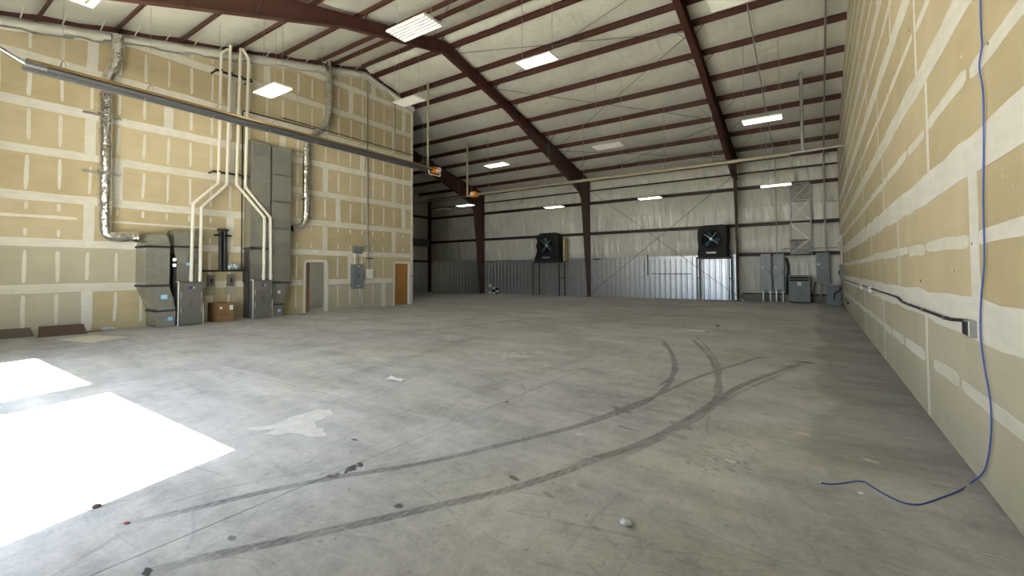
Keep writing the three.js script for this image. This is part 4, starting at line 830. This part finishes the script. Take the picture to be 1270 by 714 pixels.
// electrical gear on the left wall
{
  const X = XL + 0.13, B = (x0, y0, x1, y1, xx = X) => { const a = at(x0, y0, 'x', xx), b = at(x1, y1, 'x', xx); return [XW, xx, b.y, a.y, b.z, a.z]; };
  const t = thing('breaker_panel', 'dark grey breaker panel between the two doors, with a box and conduits', 'electrical panel');
  const g = B(437, 327.5, 451.5, 357.5);
  mesh('box', rbx(...g, 0.01), M.panelGrey, t);
  mesh('door', rbx(g[1], g[1] + 0.02, g[2] + 0.03, g[3] - 0.03, g[4] + 0.03, g[5] - 0.03, 0.008), M.panelGrey, t);
  for (const k of [0.08, 0.9]) mesh('sticker', bx(g[1] + 0.02, g[1] + 0.023, g[2] + (g[3] - g[2]) * k, g[2] + (g[3] - g[2]) * k + 0.05, (g[4] + g[5]) / 2 - 0.05, (g[4] + g[5]) / 2 + 0.05), M.label, t);
  mesh('latch', bx(g[1] + 0.02, g[1] + 0.035, (g[2] + g[3]) / 2 - 0.03, (g[2] + g[3]) / 2 + 0.03, g[4] + 0.25, g[4] + 0.29), M.black, t);
  const b = B(439.3, 305, 450, 314.3); mesh('junction_box', rbx(...b, 0.008), M.panelGrey, t);
  for (const k of [0.15, 0.35]) mesh('conduit', rod(V(XL + 0.06, g[3], b[5] - k * 0.5), V(XL + 0.06, b[2], b[5] - k * 0.5), 0.03, 10), k < 0.2 ? M.pvc : M.conduit, t);
  mesh('conduit', rod(V(XL + 0.05, 0, (g[4] + g[5]) / 2 - 0.15), V(XL + 0.05, g[2], (g[4] + g[5]) / 2 - 0.15), 0.045, 10), M.conduit, t);
  const c = thing('control_box', 'small white control box on the wall between the breaker panel and wood door', 'control box'), h = B(455.5, 333.5, 463.5, 345);
  mesh('box', rbx(...h, 0.01), M.white, c); for (let i = 0; i < 3; i++) mesh('button', rod(V(X, h[2] + 0.1 + i * 0.1, h[4] + 0.08), V(X + 0.02, h[2] + 0.1 + i * 0.1, h[4] + 0.08), 0.025, 8), M.panelGrey, c);
  mesh('conduit', rod(V(XL + 0.05, h[3], h[5] - 0.08), V(XL + 0.05, yX(456, 307, XL + 0.05), h[5] - 0.08), 0.03, 8), M.conduit, c);
  mesh('conduit', rod(V(XL + 0.05, h[3], h[4] + 0.05), V(XL + 0.05, yX(462, 307, XL + 0.05), h[4] + 0.05), 0.02, 8), M.conduit, c);
  mesh('strap', bx(XW, XL + 0.08, yX(456, 321, XL), yX(456, 321, XL) + 0.04, h[4], h[5]), M.black, c);
  const r = thing('wall_conduit', 'grey conduit rising up the furnace-side drywall to the roof', 'conduit'); const z = zX(455.5, 250, XL + 0.05);
  mesh('pipe', rod(V(XL + 0.05, yX(455.5, 307, XL + 0.05), z), V(XL + 0.05, yb(z) - 0.2, z), 0.035, 8), M.conduit, r);
  mesh('box', rbx(XW, XL + 0.09, yX(455, 310, XL), yX(455, 304, XL), z - 0.07, z + 0.07, 0.008), M.conduit, r);
  const u = thing('wall_conduit', 'thin conduit high on the furnace-side drywall near the partition corner', 'conduit'); const zu = zX(490, 160, XL + 0.03);
  mesh('pipe', rod(V(XL + 0.03, yX(490, 190, XL + 0.03), zu), V(XL + 0.03, yb(zu) - 0.2, zu), 0.022, 8), M.conduit, u); mesh('clip', bx(XW, XL + 0.06, 8.2, 8.24, zu - 0.05, zu + 0.05), M.galv, u);
  const e = thing('emergency_light', 'small white wall light above the open doorway', 'light fitting'), ep = at(391, 311, 'x', XL + 0.05);
  mesh('body', rbx(XW, XL + 0.09, ep.y - 0.05, ep.y + 0.05, ep.z - 0.11, ep.z + 0.11, 0.015), M.white, e); for (const s of [-1, 1]) mesh('head', new THREE.SphereGeometry(0.045, 10, 8).translate(XL + 0.1, ep.y, ep.z + s * 0.08), M.white, e);
  const s = thing('light_switch', 'light switch on the corner trim by the wood door', 'switch'), sp = at(510, 341.5, 'x', XL + 0.03);
  mesh('plate', rbx(XW, XL + 0.02, sp.y - 0.1, sp.y + 0.1, sp.z - 0.05, sp.z + 0.05, 0.004), M.white, s); mesh('toggle', rbx(XL + 0.02, XL + 0.03, sp.y - 0.06, sp.y + 0.03, sp.z - 0.03, sp.z + 0.03, 0.004), M.black, s);
}

// ---------------------------------------------------------------- black evaporative coolers on stands
function cooler(x0, x1, y0, y1, zf, depth, outline, fan, label, standLabel) {
  const w = x1 - x0, h = y1 - y0, t = thing('evaporative_cooler', label, 'cooler', 'black coolers', V(x0, y0, zf));
  const P = outline.map(([u, v]) => new THREE.Vector2(u * w, v * h)), sh = new THREE.Shape(); sh.moveTo(P[0].x, P[0].y); sh.splineThru(P.slice(1)); sh.lineTo(P[0].x, P[0].y);
  const c = new THREE.Vector2(fan[0] * w, fan[1] * h), R = fan[2] * w;
  const hole = new THREE.Path(); hole.absarc(c.x, c.y, R, 0, Math.PI * 2, true); sh.holes.push(hole);
  mesh('shell', new THREE.ExtrudeGeometry(sh, { depth: depth - 0.16, bevelEnabled: true, bevelThickness: 0.08, bevelSize: 0.06, bevelOffset: -0.06, bevelSegments: 4, curveSegments: 28 }).translate(0, 0, -depth + 0.08), M.cooler, t);
  mesh('fan_well', new THREE.CylinderGeometry(R * 1.05, R * 1.05, 0.02, 28).rotateX(Math.PI / 2).translate(c.x, c.y, -0.3), M.coolerDeep, t);
  mesh('fan_ring', new THREE.TorusGeometry(R, 0.035, 8, 32).translate(c.x, c.y, 0), M.cooler, t);
  const hub = mesh('fan_hub', rod(V(c.x, c.y, -0.28), V(c.x, c.y, -0.04), 0.07, 14), M.galv, t);
  for (let i = 0; i < 3; i++) {
    const a = 1.85 + i * Math.PI * 2 / 3 + fan[3], s = new THREE.Shape(); s.moveTo(0.05, -0.03); s.quadraticCurveTo(R * 0.5, -0.13, R * 0.9, -0.13); s.quadraticCurveTo(R * 0.97, 0.0, R * 0.88, 0.12); s.quadraticCurveTo(R * 0.4, 0.08, 0.05, 0.03);
    mesh('blade', new THREE.ExtrudeGeometry(s, { depth: 0.02, bevelEnabled: false, curveSegments: 8 }).rotateX(0.35).rotateZ(a).translate(c.x, c.y, -0.2), M.blade, hub);
  }
  for (let i = 0; i < 3; i++) { const a = [0.8, 2.35, 5.55][i] + fan[3]; mesh('strut', bar(V(c.x + Math.cos(a) * 0.06, c.y + Math.sin(a) * 0.06, -0.05), V(c.x + Math.cos(a) * R * 0.98, c.y + Math.sin(a) * R * 0.98, -0.05), 0.045, 0.02), fan[4] ? M.white : M.wire, hub); }
  mesh('name_plate', rbx(c.x - w * 0.15, c.x + w * 0.17, h * 0.115, h * 0.165, 0.0, 0.012, 0.004), fan[4] ? M.label : mat('#7f8790', 0.6), t);
  mesh('top_cover', rbx(w * 0.2, w * 0.85, h * 0.97, h * 1.01, -depth + 0.1, -0.1, 0.02), M.cooler, t);
  const s = thing('cooler_stand', standLabel, 'stand', 'cooler stands', V(x0, 0, zf));
  const e = 0.08;
  mesh('top_frame', [bx(-e, w + e, y0 - 0.09, y0, -depth, -depth + 0.07), bx(-e, w + e, y0 - 0.09, y0, -0.05, 0.02), bx(-e, -e + 0.07, y0 - 0.09, y0, -depth, 0.02), bx(w + e - 0.07, w + e, y0 - 0.09, y0, -depth, 0.02)], M.stand, s);
  for (const x of [-e, w + e - 0.06]) for (const z of [-depth, -0.04]) mesh('leg', bx(x, x + 0.06, 0, y0 - 0.09, z, z + 0.06), M.stand, s);
  for (const x of [-e, w + e - 0.06]) mesh('cross_rail', bx(x + 0.01, x + 0.05, y0 * 0.5, y0 * 0.5 + 0.05, -depth, 0), M.stand, s);
  return [t, s];
}
{
  const zf = -25.95, a = at(662, 324.5, 'z', zf), b = at(692, 290, 'z', zf);
  cooler(a.x, b.x, a.y, b.y + 0.1, zf, 0.85, [[0, 0], [0.02, 0.1], [0.09, 0.28], [0.12, 0.42], [0.08, 0.56], [0.13, 0.72], [0.09, 0.86], [0.16, 0.95], [0.35, 0.97], [0.6, 1], [0.86, 0.99], [0.97, 0.9], [1, 0.6], [0.99, 0.3], [1, 0]], [0.5, 0.56, 0.31, 0.0, false], 'black evaporative cooler with wavy outline on a tall stand by the ribbed liner', 'dark open steel stand under the wavy-edged black cooler');
  const pad = thing('cooling_pad', 'tan cooling pad slab leaning behind the wavy black cooler', 'pad'); mesh('pad', rbx(b.x + 0.2, b.x + 0.34, a.y, a.y + 1.55, zf - 0.8, zf - 0.3, 0.02), mat('#b7a883', 0.9), pad); mesh('pad_frame', bx(b.x + 0.19, b.x + 0.35, a.y - 0.04, a.y, zf - 0.82, zf - 0.28), M.stand, pad);
  const zg = -26.0, c = at(865, 319, 'z', zg), d = at(902, 278, 'z', zg);
  cooler(c.x, d.x, c.y, d.y, zg, 0.8, [[0.02, 0], [0, 0.1], [0.03, 0.35], [0.0, 0.6], [0.02, 0.88], [0.08, 0.97], [0.3, 0.99], [0.6, 1], [0.9, 1], [0.99, 0.92], [1, 0.6], [0.97, 0.3], [1, 0.06], [0.97, 0]], [0.45, 0.57, 0.33, 0.1, true], 'black square evaporative cooler with blue fan blades on a stand by the column', 'dark steel stand under the square black cooler with blue blades');
}
// paint cans at the column foot
{
  const place = (px, py, z) => at(px, py, 'z', z);
  const z = -26.3, y = 0;
  const A = at(607.5, 362.6, 'z', z).x, can = (x, r, h, m, lab, cat, nm, band) => { const t = thing(nm, lab, cat, undefined, V(x, 0, z)); mesh('body', rod(V(0, 0, 0), V(0, h, 0), r, 16), m, t); mesh('lid', rod(V(0, h, 0), V(0, h + 0.03, 0), r * 0.9, 16), band, t); mesh('label', new THREE.CylinderGeometry(r * 1.02, r * 1.02, h * 0.4, 16, 1, true).translate(0, h * 0.45, 0), band, t); };
  can(A, 0.13, 0.72, M.white, 'tall white drum standing by the dark red column foot', 'drum', 'drum', M.panelLight);
  can(A + 0.36, 0.12, 0.5, M.label, 'white can with black band and red spot between the drum and black can', 'can', 'paint_can', M.black);
  can(A + 0.64, 0.12, 0.45, M.black, 'black can with white band beside the white cans at the column', 'can', 'paint_can', M.label);
}

// ---------------------------------------------------------------- grey electrical cabinets in the back corner
{
  const Z = ZB + 0.35, B = (x0, y0, x1, y1, z = Z) => { const a = at(x0, y0, 'z', z), b = at(x1, y1, 'z', z); return [a.x, b.x, b.y, a.y]; };
  const tall = (x0, x1, label) => {
    const t = thing('electrical_cabinet', label, 'cabinet', 'twin tall cabinets'), [a, b, y0, y1] = B(x0, 315, x1, 360.5);
    mesh('box', rbx(a, b, y0, y1, ZB + 0.12, Z, 0.012), M.panelLight, t);
    mesh('door', rbx(a + 0.03, b - 0.03, y0 + 0.04, y1 - 0.04, Z, Z + 0.02, 0.008), M.panelLight, t);
    mesh('sticker', bx(a + 0.04, a + 0.13, y0 + (y1 - y0) * 0.6, y0 + (y1 - y0) * 0.66, Z + 0.02, Z + 0.024), M.label, t);
    mesh('handle', rbx(b - 0.1, b - 0.07, y0 + (y1 - y0) * 0.45, y0 + (y1 - y0) * 0.55, Z + 0.02, Z + 0.05, 0.006), M.stand, t);
    for (const x of [a + 0.06, b - 0.1]) mesh('leg', bx(x, x + 0.05, 0, y0, Z - 0.12, Z - 0.06), M.galv, t);
    return b;
  };
  tall(943, 957.3, 'tall light grey cabinet on legs, nearer the dark red column'); const xb = tall(959.3, 973.3, 'tall light grey cabinet on legs, nearer the transformer');
  const t = thing('transformer', 'squat grey transformer with two dark vent slots on the floor', 'transformer'), zt = ZB + 0.75, [a, b, , y1] = B(978, 342.5, 1005.2, 374, zt);
  mesh('case', rbx(a, b, 0.06, y1, ZB + 0.12, zt, 0.02), M.panelGrey, t); mesh('lid', rbx(a - 0.03, b + 0.03, y1, y1 + 0.05, ZB + 0.1, zt + 0.03, 0.015), M.panelGrey, t);
  for (const k of [0.03, 0.15]) mesh('vent', bx(a + 0.05, b - 0.05, y1 - k - 0.08, y1 - k, zt - 0.002, zt + 0.004), M.coolerDeep, t);
  mesh('plate', bx((a + b) / 2 - 0.08, (a + b) / 2 + 0.09, y1 - 0.46, y1 - 0.27, zt, zt + 0.006), M.label, t); mesh('base', bx(a + 0.03, b - 0.03, 0, 0.06, ZB + 0.15, zt - 0.03), M.black, t);
  const c = thing('electrical_cabinet', 'grey wall cabinet with white sticker between the transformer and drywall corner', 'cabinet'), [ca, cb, cy0, cy1] = B(1012.3, 313.5, 1029.5, 352);
  mesh('box', rbx(ca, cb, cy0, cy1, ZB + 0.12, Z, 0.012), M.panelGrey, c); mesh('door', rbx(ca + 0.03, cb - 0.03, cy0 + 0.04, cy1 - 0.04, Z, Z + 0.02, 0.008), M.panelGrey, c); mesh('sticker', bx(ca + 0.03, ca + 0.14, cy0 + (cy1 - cy0) * 0.6, cy0 + (cy1 - cy0) * 0.66, Z + 0.02, Z + 0.024), M.label, c); mesh('conduit', pipe([V(ca + 0.15, cy0, Z - 0.1), V(ca + 0.15, 0.3, Z - 0.1)], 0.03, 0.05, 8), M.conduit, c);
  const z4 = -24.9, d = thing('floor_cabinet', 'low grey cabinet with a curved black hose in the wall corner', 'cabinet'), [da, , , dy] = B(1025, 353.5, 1043, 379, z4);
  mesh('case', rbx(da, XR - 0.08, 0.02, dy, z4 - 0.55, z4, 0.015), M.panelGrey, d); mesh('plinth', bx(da + 0.02, XR - 0.1, 0, 0.03, z4 - 0.53, z4 - 0.02), M.black, d);
  mesh('hose', new THREE.TubeGeometry(new THREE.CatmullRomCurve3([V(da + 0.28, 0.3, z4 + 0.03), V(da + 0.3, 0.55, z4 + 0.06), V(da + 0.5, 0.72, z4 + 0.06), V(XR - 0.12, 0.85, z4 + 0.04)]), 20, 0.03, 8), M.black, d);
  const s = thing('disconnect_switch', 'small grey switch box on the drywall above the low corner cabinet', 'switch'), sy0 = yX(1044, 352, XR), sy1 = yX(1044, 336, XR);
  mesh('box', rbx(XR - 0.14, XR - 0.006, 1.2, 1.85, -24.5, -24.1, 0.01), M.panelGrey, s); mesh('handle', rbx(XR - 0.18, XR - 0.14, 1.4, 1.6, -24.35, -24.28, 0.006), M.black, s);
  // conduits between them
  const k = thing('conduit_run', 'thin conduit looping from the twin cabinets across to the drywall corner', 'conduit'), q = (px, py) => at(px, py, 'z', ZB + 0.25);
  mesh('pipe', pipe([q(970.5, 316), q(970.5, 309), q(975, 308), q(1041.5, 307)], 0.025, 0.1, 8), M.conduit, k); mesh('fitting', rbx(XR - 0.1, XR - 0.006, q(1041, 310).y, q(1041, 302).y + 0.1, ZB + 0.18, ZB + 0.32, 0.01), M.galv, k);
  const cb2 = thing('cable_bundle', 'dark bundle of cables beside the second tall cabinet', 'cable'); for (let i = 0; i < 4; i++) mesh('cable', new THREE.TubeGeometry(new THREE.CatmullRomCurve3([V(xb + 0.03 + i * 0.035, 2.25, ZB + 0.2), V(xb + 0.12 + i * 0.03, 1.9, ZB + 0.22), V(xb + 0.1 + i * 0.03, 1.2, ZB + 0.2), V(xb + 0.06 + i * 0.03, 0.4, ZB + 0.18)]), 20, 0.018, 6), M.black, cb2);
  const pr = thing('pry_bar', 'black bar leaning on the curb beside the transformer', 'bar'); mesh('shaft', rod(V(b + 0.07, 0.02, ZB + 0.5), V(b + 0.2, 1.0, ZB + 0.14), 0.025, 8), M.black, pr);
}
for (const [x, r, y, l] of [[-1.64, 0.02, 2.36, 'thin conduit running along the roof and down to the twin cabinets'], [0.42, 0.032, 2.47, 'thicker conduit running along the roof and down to the wall cabinet']]) {
  const t = thing('roof_conduit', l, 'conduit', undefined); mesh('pipe', pipe([V(x, yb(-14) - 0.045, -14), V(x, yb(ZB) - 0.09, ZB + 0.27), V(x, y, ZB + 0.27)], r, 0.1, 8), M.conduit, t);
  for (const z of BACKP.slice(2)) mesh('clip', bx(x - 0.05, x + 0.05, yb(z) - 0.03, yb(z), z - 0.02, z + 0.02), M.galv, t);
}
// cross-braced white frames on the back wall
{
  const Z = ZB + 0.16, P = (px, py) => at(px, py, 'z', Z), t = thing('cross_braced_frame', 'tall white cross-braced opening frame above the transformer', 'frame');
  for (const x of [980, 1004.3]) { const a = P(x, 226.5), b = P(x, 316); mesh('rail', bx(a.x - 0.03, a.x + 0.03, b.y, a.y, Z - 0.03, Z + 0.03), M.panelLight, t); }
  for (const [y0, y1, two] of [[249, 272, true], [277.5, 297, false], [228, 248, 2], [298, 314, 2]]) {
    const a = P(980, y0), b = P(1004.3, y1);
    mesh('panel', bx(a.x, b.x, b.y, a.y, Z - 0.05, Z - 0.035), two === 2 ? M.frameDull : M.framePanel, t);
    if (two !== 2) mesh('brace', bar(V(a.x, a.y, Z), V(b.x, b.y, Z), 0.02, 0.09), M.paperBit, t);
    if (two) mesh('brace', bar(V(b.x, a.y, Z + 0.02), V(a.x, b.y, Z + 0.02), 0.02, 0.09), two === 2 ? M.conduit : M.paperBit, t);
    for (const y of [a.y, b.y]) mesh('crossbar', bx(a.x, b.x, y - 0.025, y + 0.025, Z - 0.03, Z + 0.03), two === 2 ? M.panelLight : M.seam, t);
  }
}
// louvred unit hung on the far end wall, part hidden by the partition
{
  const X = XE + 0.3, t = thing('wall_louver', 'dark grey louvred box high on the dark far end wall', 'vent'), a = at(514, 296, 'x', X), b = at(533, 306, 'x', X);
  mesh('case', rbx(XE + 0.17, X, b.y, a.y + 0.05, b.z, a.z + 1, 0.02), M.panelGrey, t); for (let i = 0; i < 4; i++) mesh('slat', bx(X, X + 0.03, b.y + 0.06 + i * 0.12, b.y + 0.09 + i * 0.12, b.z + 0.05, a.z + 0.95), M.stand, t);
  const d = thing('end_door', 'dark framed panel door in the liner of the far end wall', 'door panel'); mesh('frame', [bx(XE + 0.04, XE + 0.09, 0.4, 2.1, -24.4, -24.32), bx(XE + 0.04, XE + 0.09, 0.4, 2.1, -23.4, -23.32), bx(XE + 0.04, XE + 0.09, 2.02, 2.1, -24.4, -23.32), bx(XE + 0.04, XE + 0.09, 0.4, 0.48, -24.4, -23.32)], M.black, d);
}

// ---------------------------------------------------------------- right wall: conduit, outlet, blue cable
{
  const X = XR - 0.025, P = (px, py, x = X) => at(px, py, 'x', x);
  const t = thing('outlet_conduit', 'dark conduit on the blue-cable drywall ending in a metal outlet box', 'conduit');
  const a = P(1200, 390), z0 = a.z, y = 1.2;
  mesh('pipe', pipe([V(X, 1.215, -23.9), V(X, 1.215, -8.4), V(X, 1.17, -8.1), V(X, 1.17, z0 - 0.6), V(X, 1.215, z0)], 0.014, 0.12, 8), M.blackPipe, t);
  const o = mesh('outlet_box', rbx(XR - 0.052, XR - 0.006, 1.10, 1.225, z0 - 0.02, z0 + 0.15, 0.006), M.galv, t);
  mesh('socket', rbx(XR - 0.06, XR - 0.05, 1.115, 1.21, z0 + 0.0, z0 + 0.045, 0.003), M.black, o); mesh('socket', rbx(XR - 0.06, XR - 0.05, 1.115, 1.21, z0 + 0.075, z0 + 0.12, 0.003), M.black, o);
  for (const z of [-5.6, -6.6, -7.5, -8.8, -10.5, -13]) mesh('clip', bx(XR - 0.045, XR - 0.004, 1.17 + (z < -8.1 ? 0.03 : -0.015), 1.20 + (z < -8.1 ? 0.03 : -0.015), z - 0.02, z + 0.02), M.galv, t);
  for (const z of [-14.6, -12.4]) mesh('junction_box', rbx(XR - 0.06, XR - 0.006, 1.13, 1.25, z - 0.14, z + 0.14, 0.006), M.white, t);
  const lo = thing('low_bracket', 'black and white bracket low on the blue-cable drywall near the corner cabinet', 'bracket'); mesh('bar', bx(XR - 0.05, XR - 0.006, 0.34, 0.42, -23.6, -20.8), M.black, lo); mesh('strip', bx(XR - 0.056, XR - 0.05, 0.37, 0.40, -23.4, -21), M.label, lo);
  const pc = thing('corner_conduit', 'white conduit down the drywall edge at the back corner', 'conduit'); mesh('pipe', rod(V(XR - 0.04, 1.9, -24.3), V(XR - 0.04, 3.0, -24.3), 0.03, 8), M.pvc, pc); mesh('cap', rbx(XR - 0.09, XR - 0.006, 3.0, 3.15, -24.38, -24.22, 0.01), M.white, pc);
  const c = thing('blue_cable', 'blue data cable hanging down the bare drywall and trailing on the floor', 'cable');
  const XC = XR - 0.016, wall = [[1216, -40], [1216, 0], [1217, 40], [1218, 57], [1214.5, 80], [1219, 112], [1220, 160], [1219.5, 250], [1220.5, 330], [1217, 368], [1216, 415], [1221, 455], [1228, 495], [1229.5, 530], [1226, 565], [1219, 586]].map(([px, py]) => P(px, py, XC));
  const flr = [[1205, 599], [1190, 609], [1170, 617], [1150, 624], [1137, 626.5], [1120, 624], [1098, 614], [1080, 603], [1072, 598], [1060, 597.5], [1045, 600], [1030, 601], [1018, 599.5]].map(([px, py]) => { const p = onFloor(px, py); p.y = 0.006; p.x = Math.min(p.x, XR - 0.03); return p; });
  mesh('cord', new THREE.TubeGeometry(new THREE.CatmullRomCurve3([...wall, ...flr], false, 'centripetal'), 260, 0.0055, 8), M.cable, c);
  const e = flr[flr.length - 1], f = flr[flr.length - 2], dir = e.clone().sub(f).setLength(0.025);
  mesh('plug', rod(e.clone(), e.clone().add(dir), 0.006, 8), M.paperBit, c);
}

// ---------------------------------------------------------------- boards, sheet and litter on the floor
{
  const t = (n, l, c, g) => thing(n, l, c, g);
  // boards lying against the left wall
  const board = (pa, pb, h, m, l) => { const o = t('scrap_board', l, 'board', 'scrap boards'), a = onFloor(...pa), b = onFloor(...pb); mesh('board', slab([[Math.min(a.z, b.z), 0], [Math.max(a.z, b.z), 0], [Math.max(a.z, b.z) - 0.04, h], [Math.min(a.z, b.z) + 0.05, h * 0.96]], 0, 0.02).rotateZ(0.55).translate((a.x + b.x) / 2 - 0.02, 0.0, 0), m, o); mesh('board_edge', bx((a.x + b.x) / 2 - 0.01, (a.x + b.x) / 2 + 0.03, 0, 0.02, Math.min(a.z, b.z), Math.max(a.z, b.z)), m, o); };
  board([-60, 424], [45, 418], 0.26, M.greyBoard, 'grey-brown scrap board leaning at the foot of the furnace-side drywall');
  board([46, 418.5], [109, 413.5], 0.30, M.brownBoard, 'dark brown scrap board leaning at the wall near the white sheet');
  const k = t('cardboard_scrap', 'small tan cardboard scrap beside the dark brown board', 'scrap'), kp = onFloor(118, 411); mesh('scrap', rbx(kp.x - 0.08, kp.x + 0.1, 0, 0.03, kp.z - 0.18, kp.z + 0.16, 0.01).rotateZ(0), M.kraft, k);
  const s = t('drywall_offcut', 'flat white drywall sheet lying on the floor before the furnace-side wall', 'sheet'), q = [[71, 421.5], [113, 425], [158, 418.5], [118, 415.8]].map((p) => onFloor(...p));
  { const sh = new THREE.Shape(q.map((p) => new THREE.Vector2(p.x, -p.z))); mesh('sheet', new THREE.ExtrudeGeometry(sh, { depth: 0.013, bevelEnabled: false }).rotateX(-Math.PI / 2), mat('#cfcbbd', 0.85), s); }
  function crumple(px, py, r, flat, m, name, label, sd, stretch = 1, turn = 0) {
    const p = onFloor(px, py), g = new THREE.IcosahedronGeometry(r, 3), a = g.attributes.position;
    for (let i = 0; i < a.count; i++) { const v = V(a.getX(i), a.getY(i), a.getZ(i)), n = 0.65 + 0.7 * fbm(v.x * 2.4 / r + sd * 5, v.z * 2.4 / r + v.y / r, 3, 800 + sd); v.multiplyScalar(n); a.setXYZ(i, v.x * stretch, v.y * flat, v.z); }
    g.rotateY(turn); g.computeBoundingBox(); g.translate(p.x, -g.boundingBox.min.y, p.z); g.computeVertexNormals();
    const o = mesh(name, g, m, scene); tag(o, label, 'litter'); return o;
  }
  function flatBit(px, py, w, d, m, name, label, turn, lift = 0.012) {
    const p = onFloor(px, py), g = new THREE.PlaneGeometry(w, d, 8, 6).rotateX(-Math.PI / 2), a = g.attributes.position;
    for (let i = 0; i < a.count; i++) { const x = a.getX(i), z = a.getZ(i); a.setXYZ(i, x + 0.12 * w * (vn(z / d * 3 + px, 1, 5) - 0.5), 0.003 + lift * vn(x / w * 2 + px, z / d * 2, 6), z + 0.12 * d * (vn(x / w * 3 + px, 2, 5) - 0.5)); }
    g.rotateY(turn); g.computeVertexNormals(); const low = g.clone().translate(0, -0.0025, 0); const o = mesh(name, [g.translate(p.x, 0, p.z), low.translate(p.x, 0, p.z)], m, scene); tag(o, label, 'litter'); return o;
  }
  crumple(133, 410, 0.13, 0.45, M.foilBit, 'plastic_wrap', 'crumpled clear plastic wrap beside the tan scrap at the furnace-side wall', 1, 1.3);
  crumple(777, 650.5, 0.034, 0.5, M.foilBit, 'crumpled_wrapper', 'crumpled silvery wrapper on the near open floor', 2, 1.1, 0.6);
  flatBit(490, 471.5, 0.26, 0.16, M.paperBit, 'paper_scrap', 'white paper scrap on the bare floor between plaster splash and joint', 0.3, 0.05);
  flatBit(866, 411, 0.55, 0.13, M.paperBit, 'paper_strip', 'long white paper strip near the top of the tyre loops', 0.1, 0.04);
  flatBit(851, 409, 0.2, 0.1, M.paperBit, 'paper_scrap', 'small white scrap touching the end of the long paper strip', 0.8, 0.03);
  flatBit(890, 404.5, 0.12, 0.14, M.paperBit, 'paper_scrap', 'small white scrap beyond the long paper strip', 0.2, 0.03);
  flatBit(1068, 612, 0.036, 0.03, M.paperBit, 'plaster_chip', 'white plaster chip beside the blue cable on the floor', 0.4, 0.006);
  flatBit(629, 627 - 128, 0.05, 0.03, M.redBit, 'red_wrapper', 'tiny red wrapper bit near the long floor joint', 0.4, 0.02);
  crumple(119, 629, 0.026, 0.4, M.brownBoard, 'dirt_clod', 'dark clod lying at the edge of the sunlit patch', 3, 1.2);
  crumple(157, 649, 0.014, 0.4, M.redBit, 'dirt_clod', 'reddish clod at the start of the tyre track', 4, 1.2);
  crumple(308, 401.5 + 4, 0.03, 0.5, M.paperBit, 'plaster_chip', 'white chip on the floor before the furnace drain pipe', 5);
  crumple(212, 411, 0.05, 0.3, M.paperBit, 'plaster_chip', 'small white chip on the floor before the first return duct', 6, 1.3);
}
renderer.render(scene, camera);
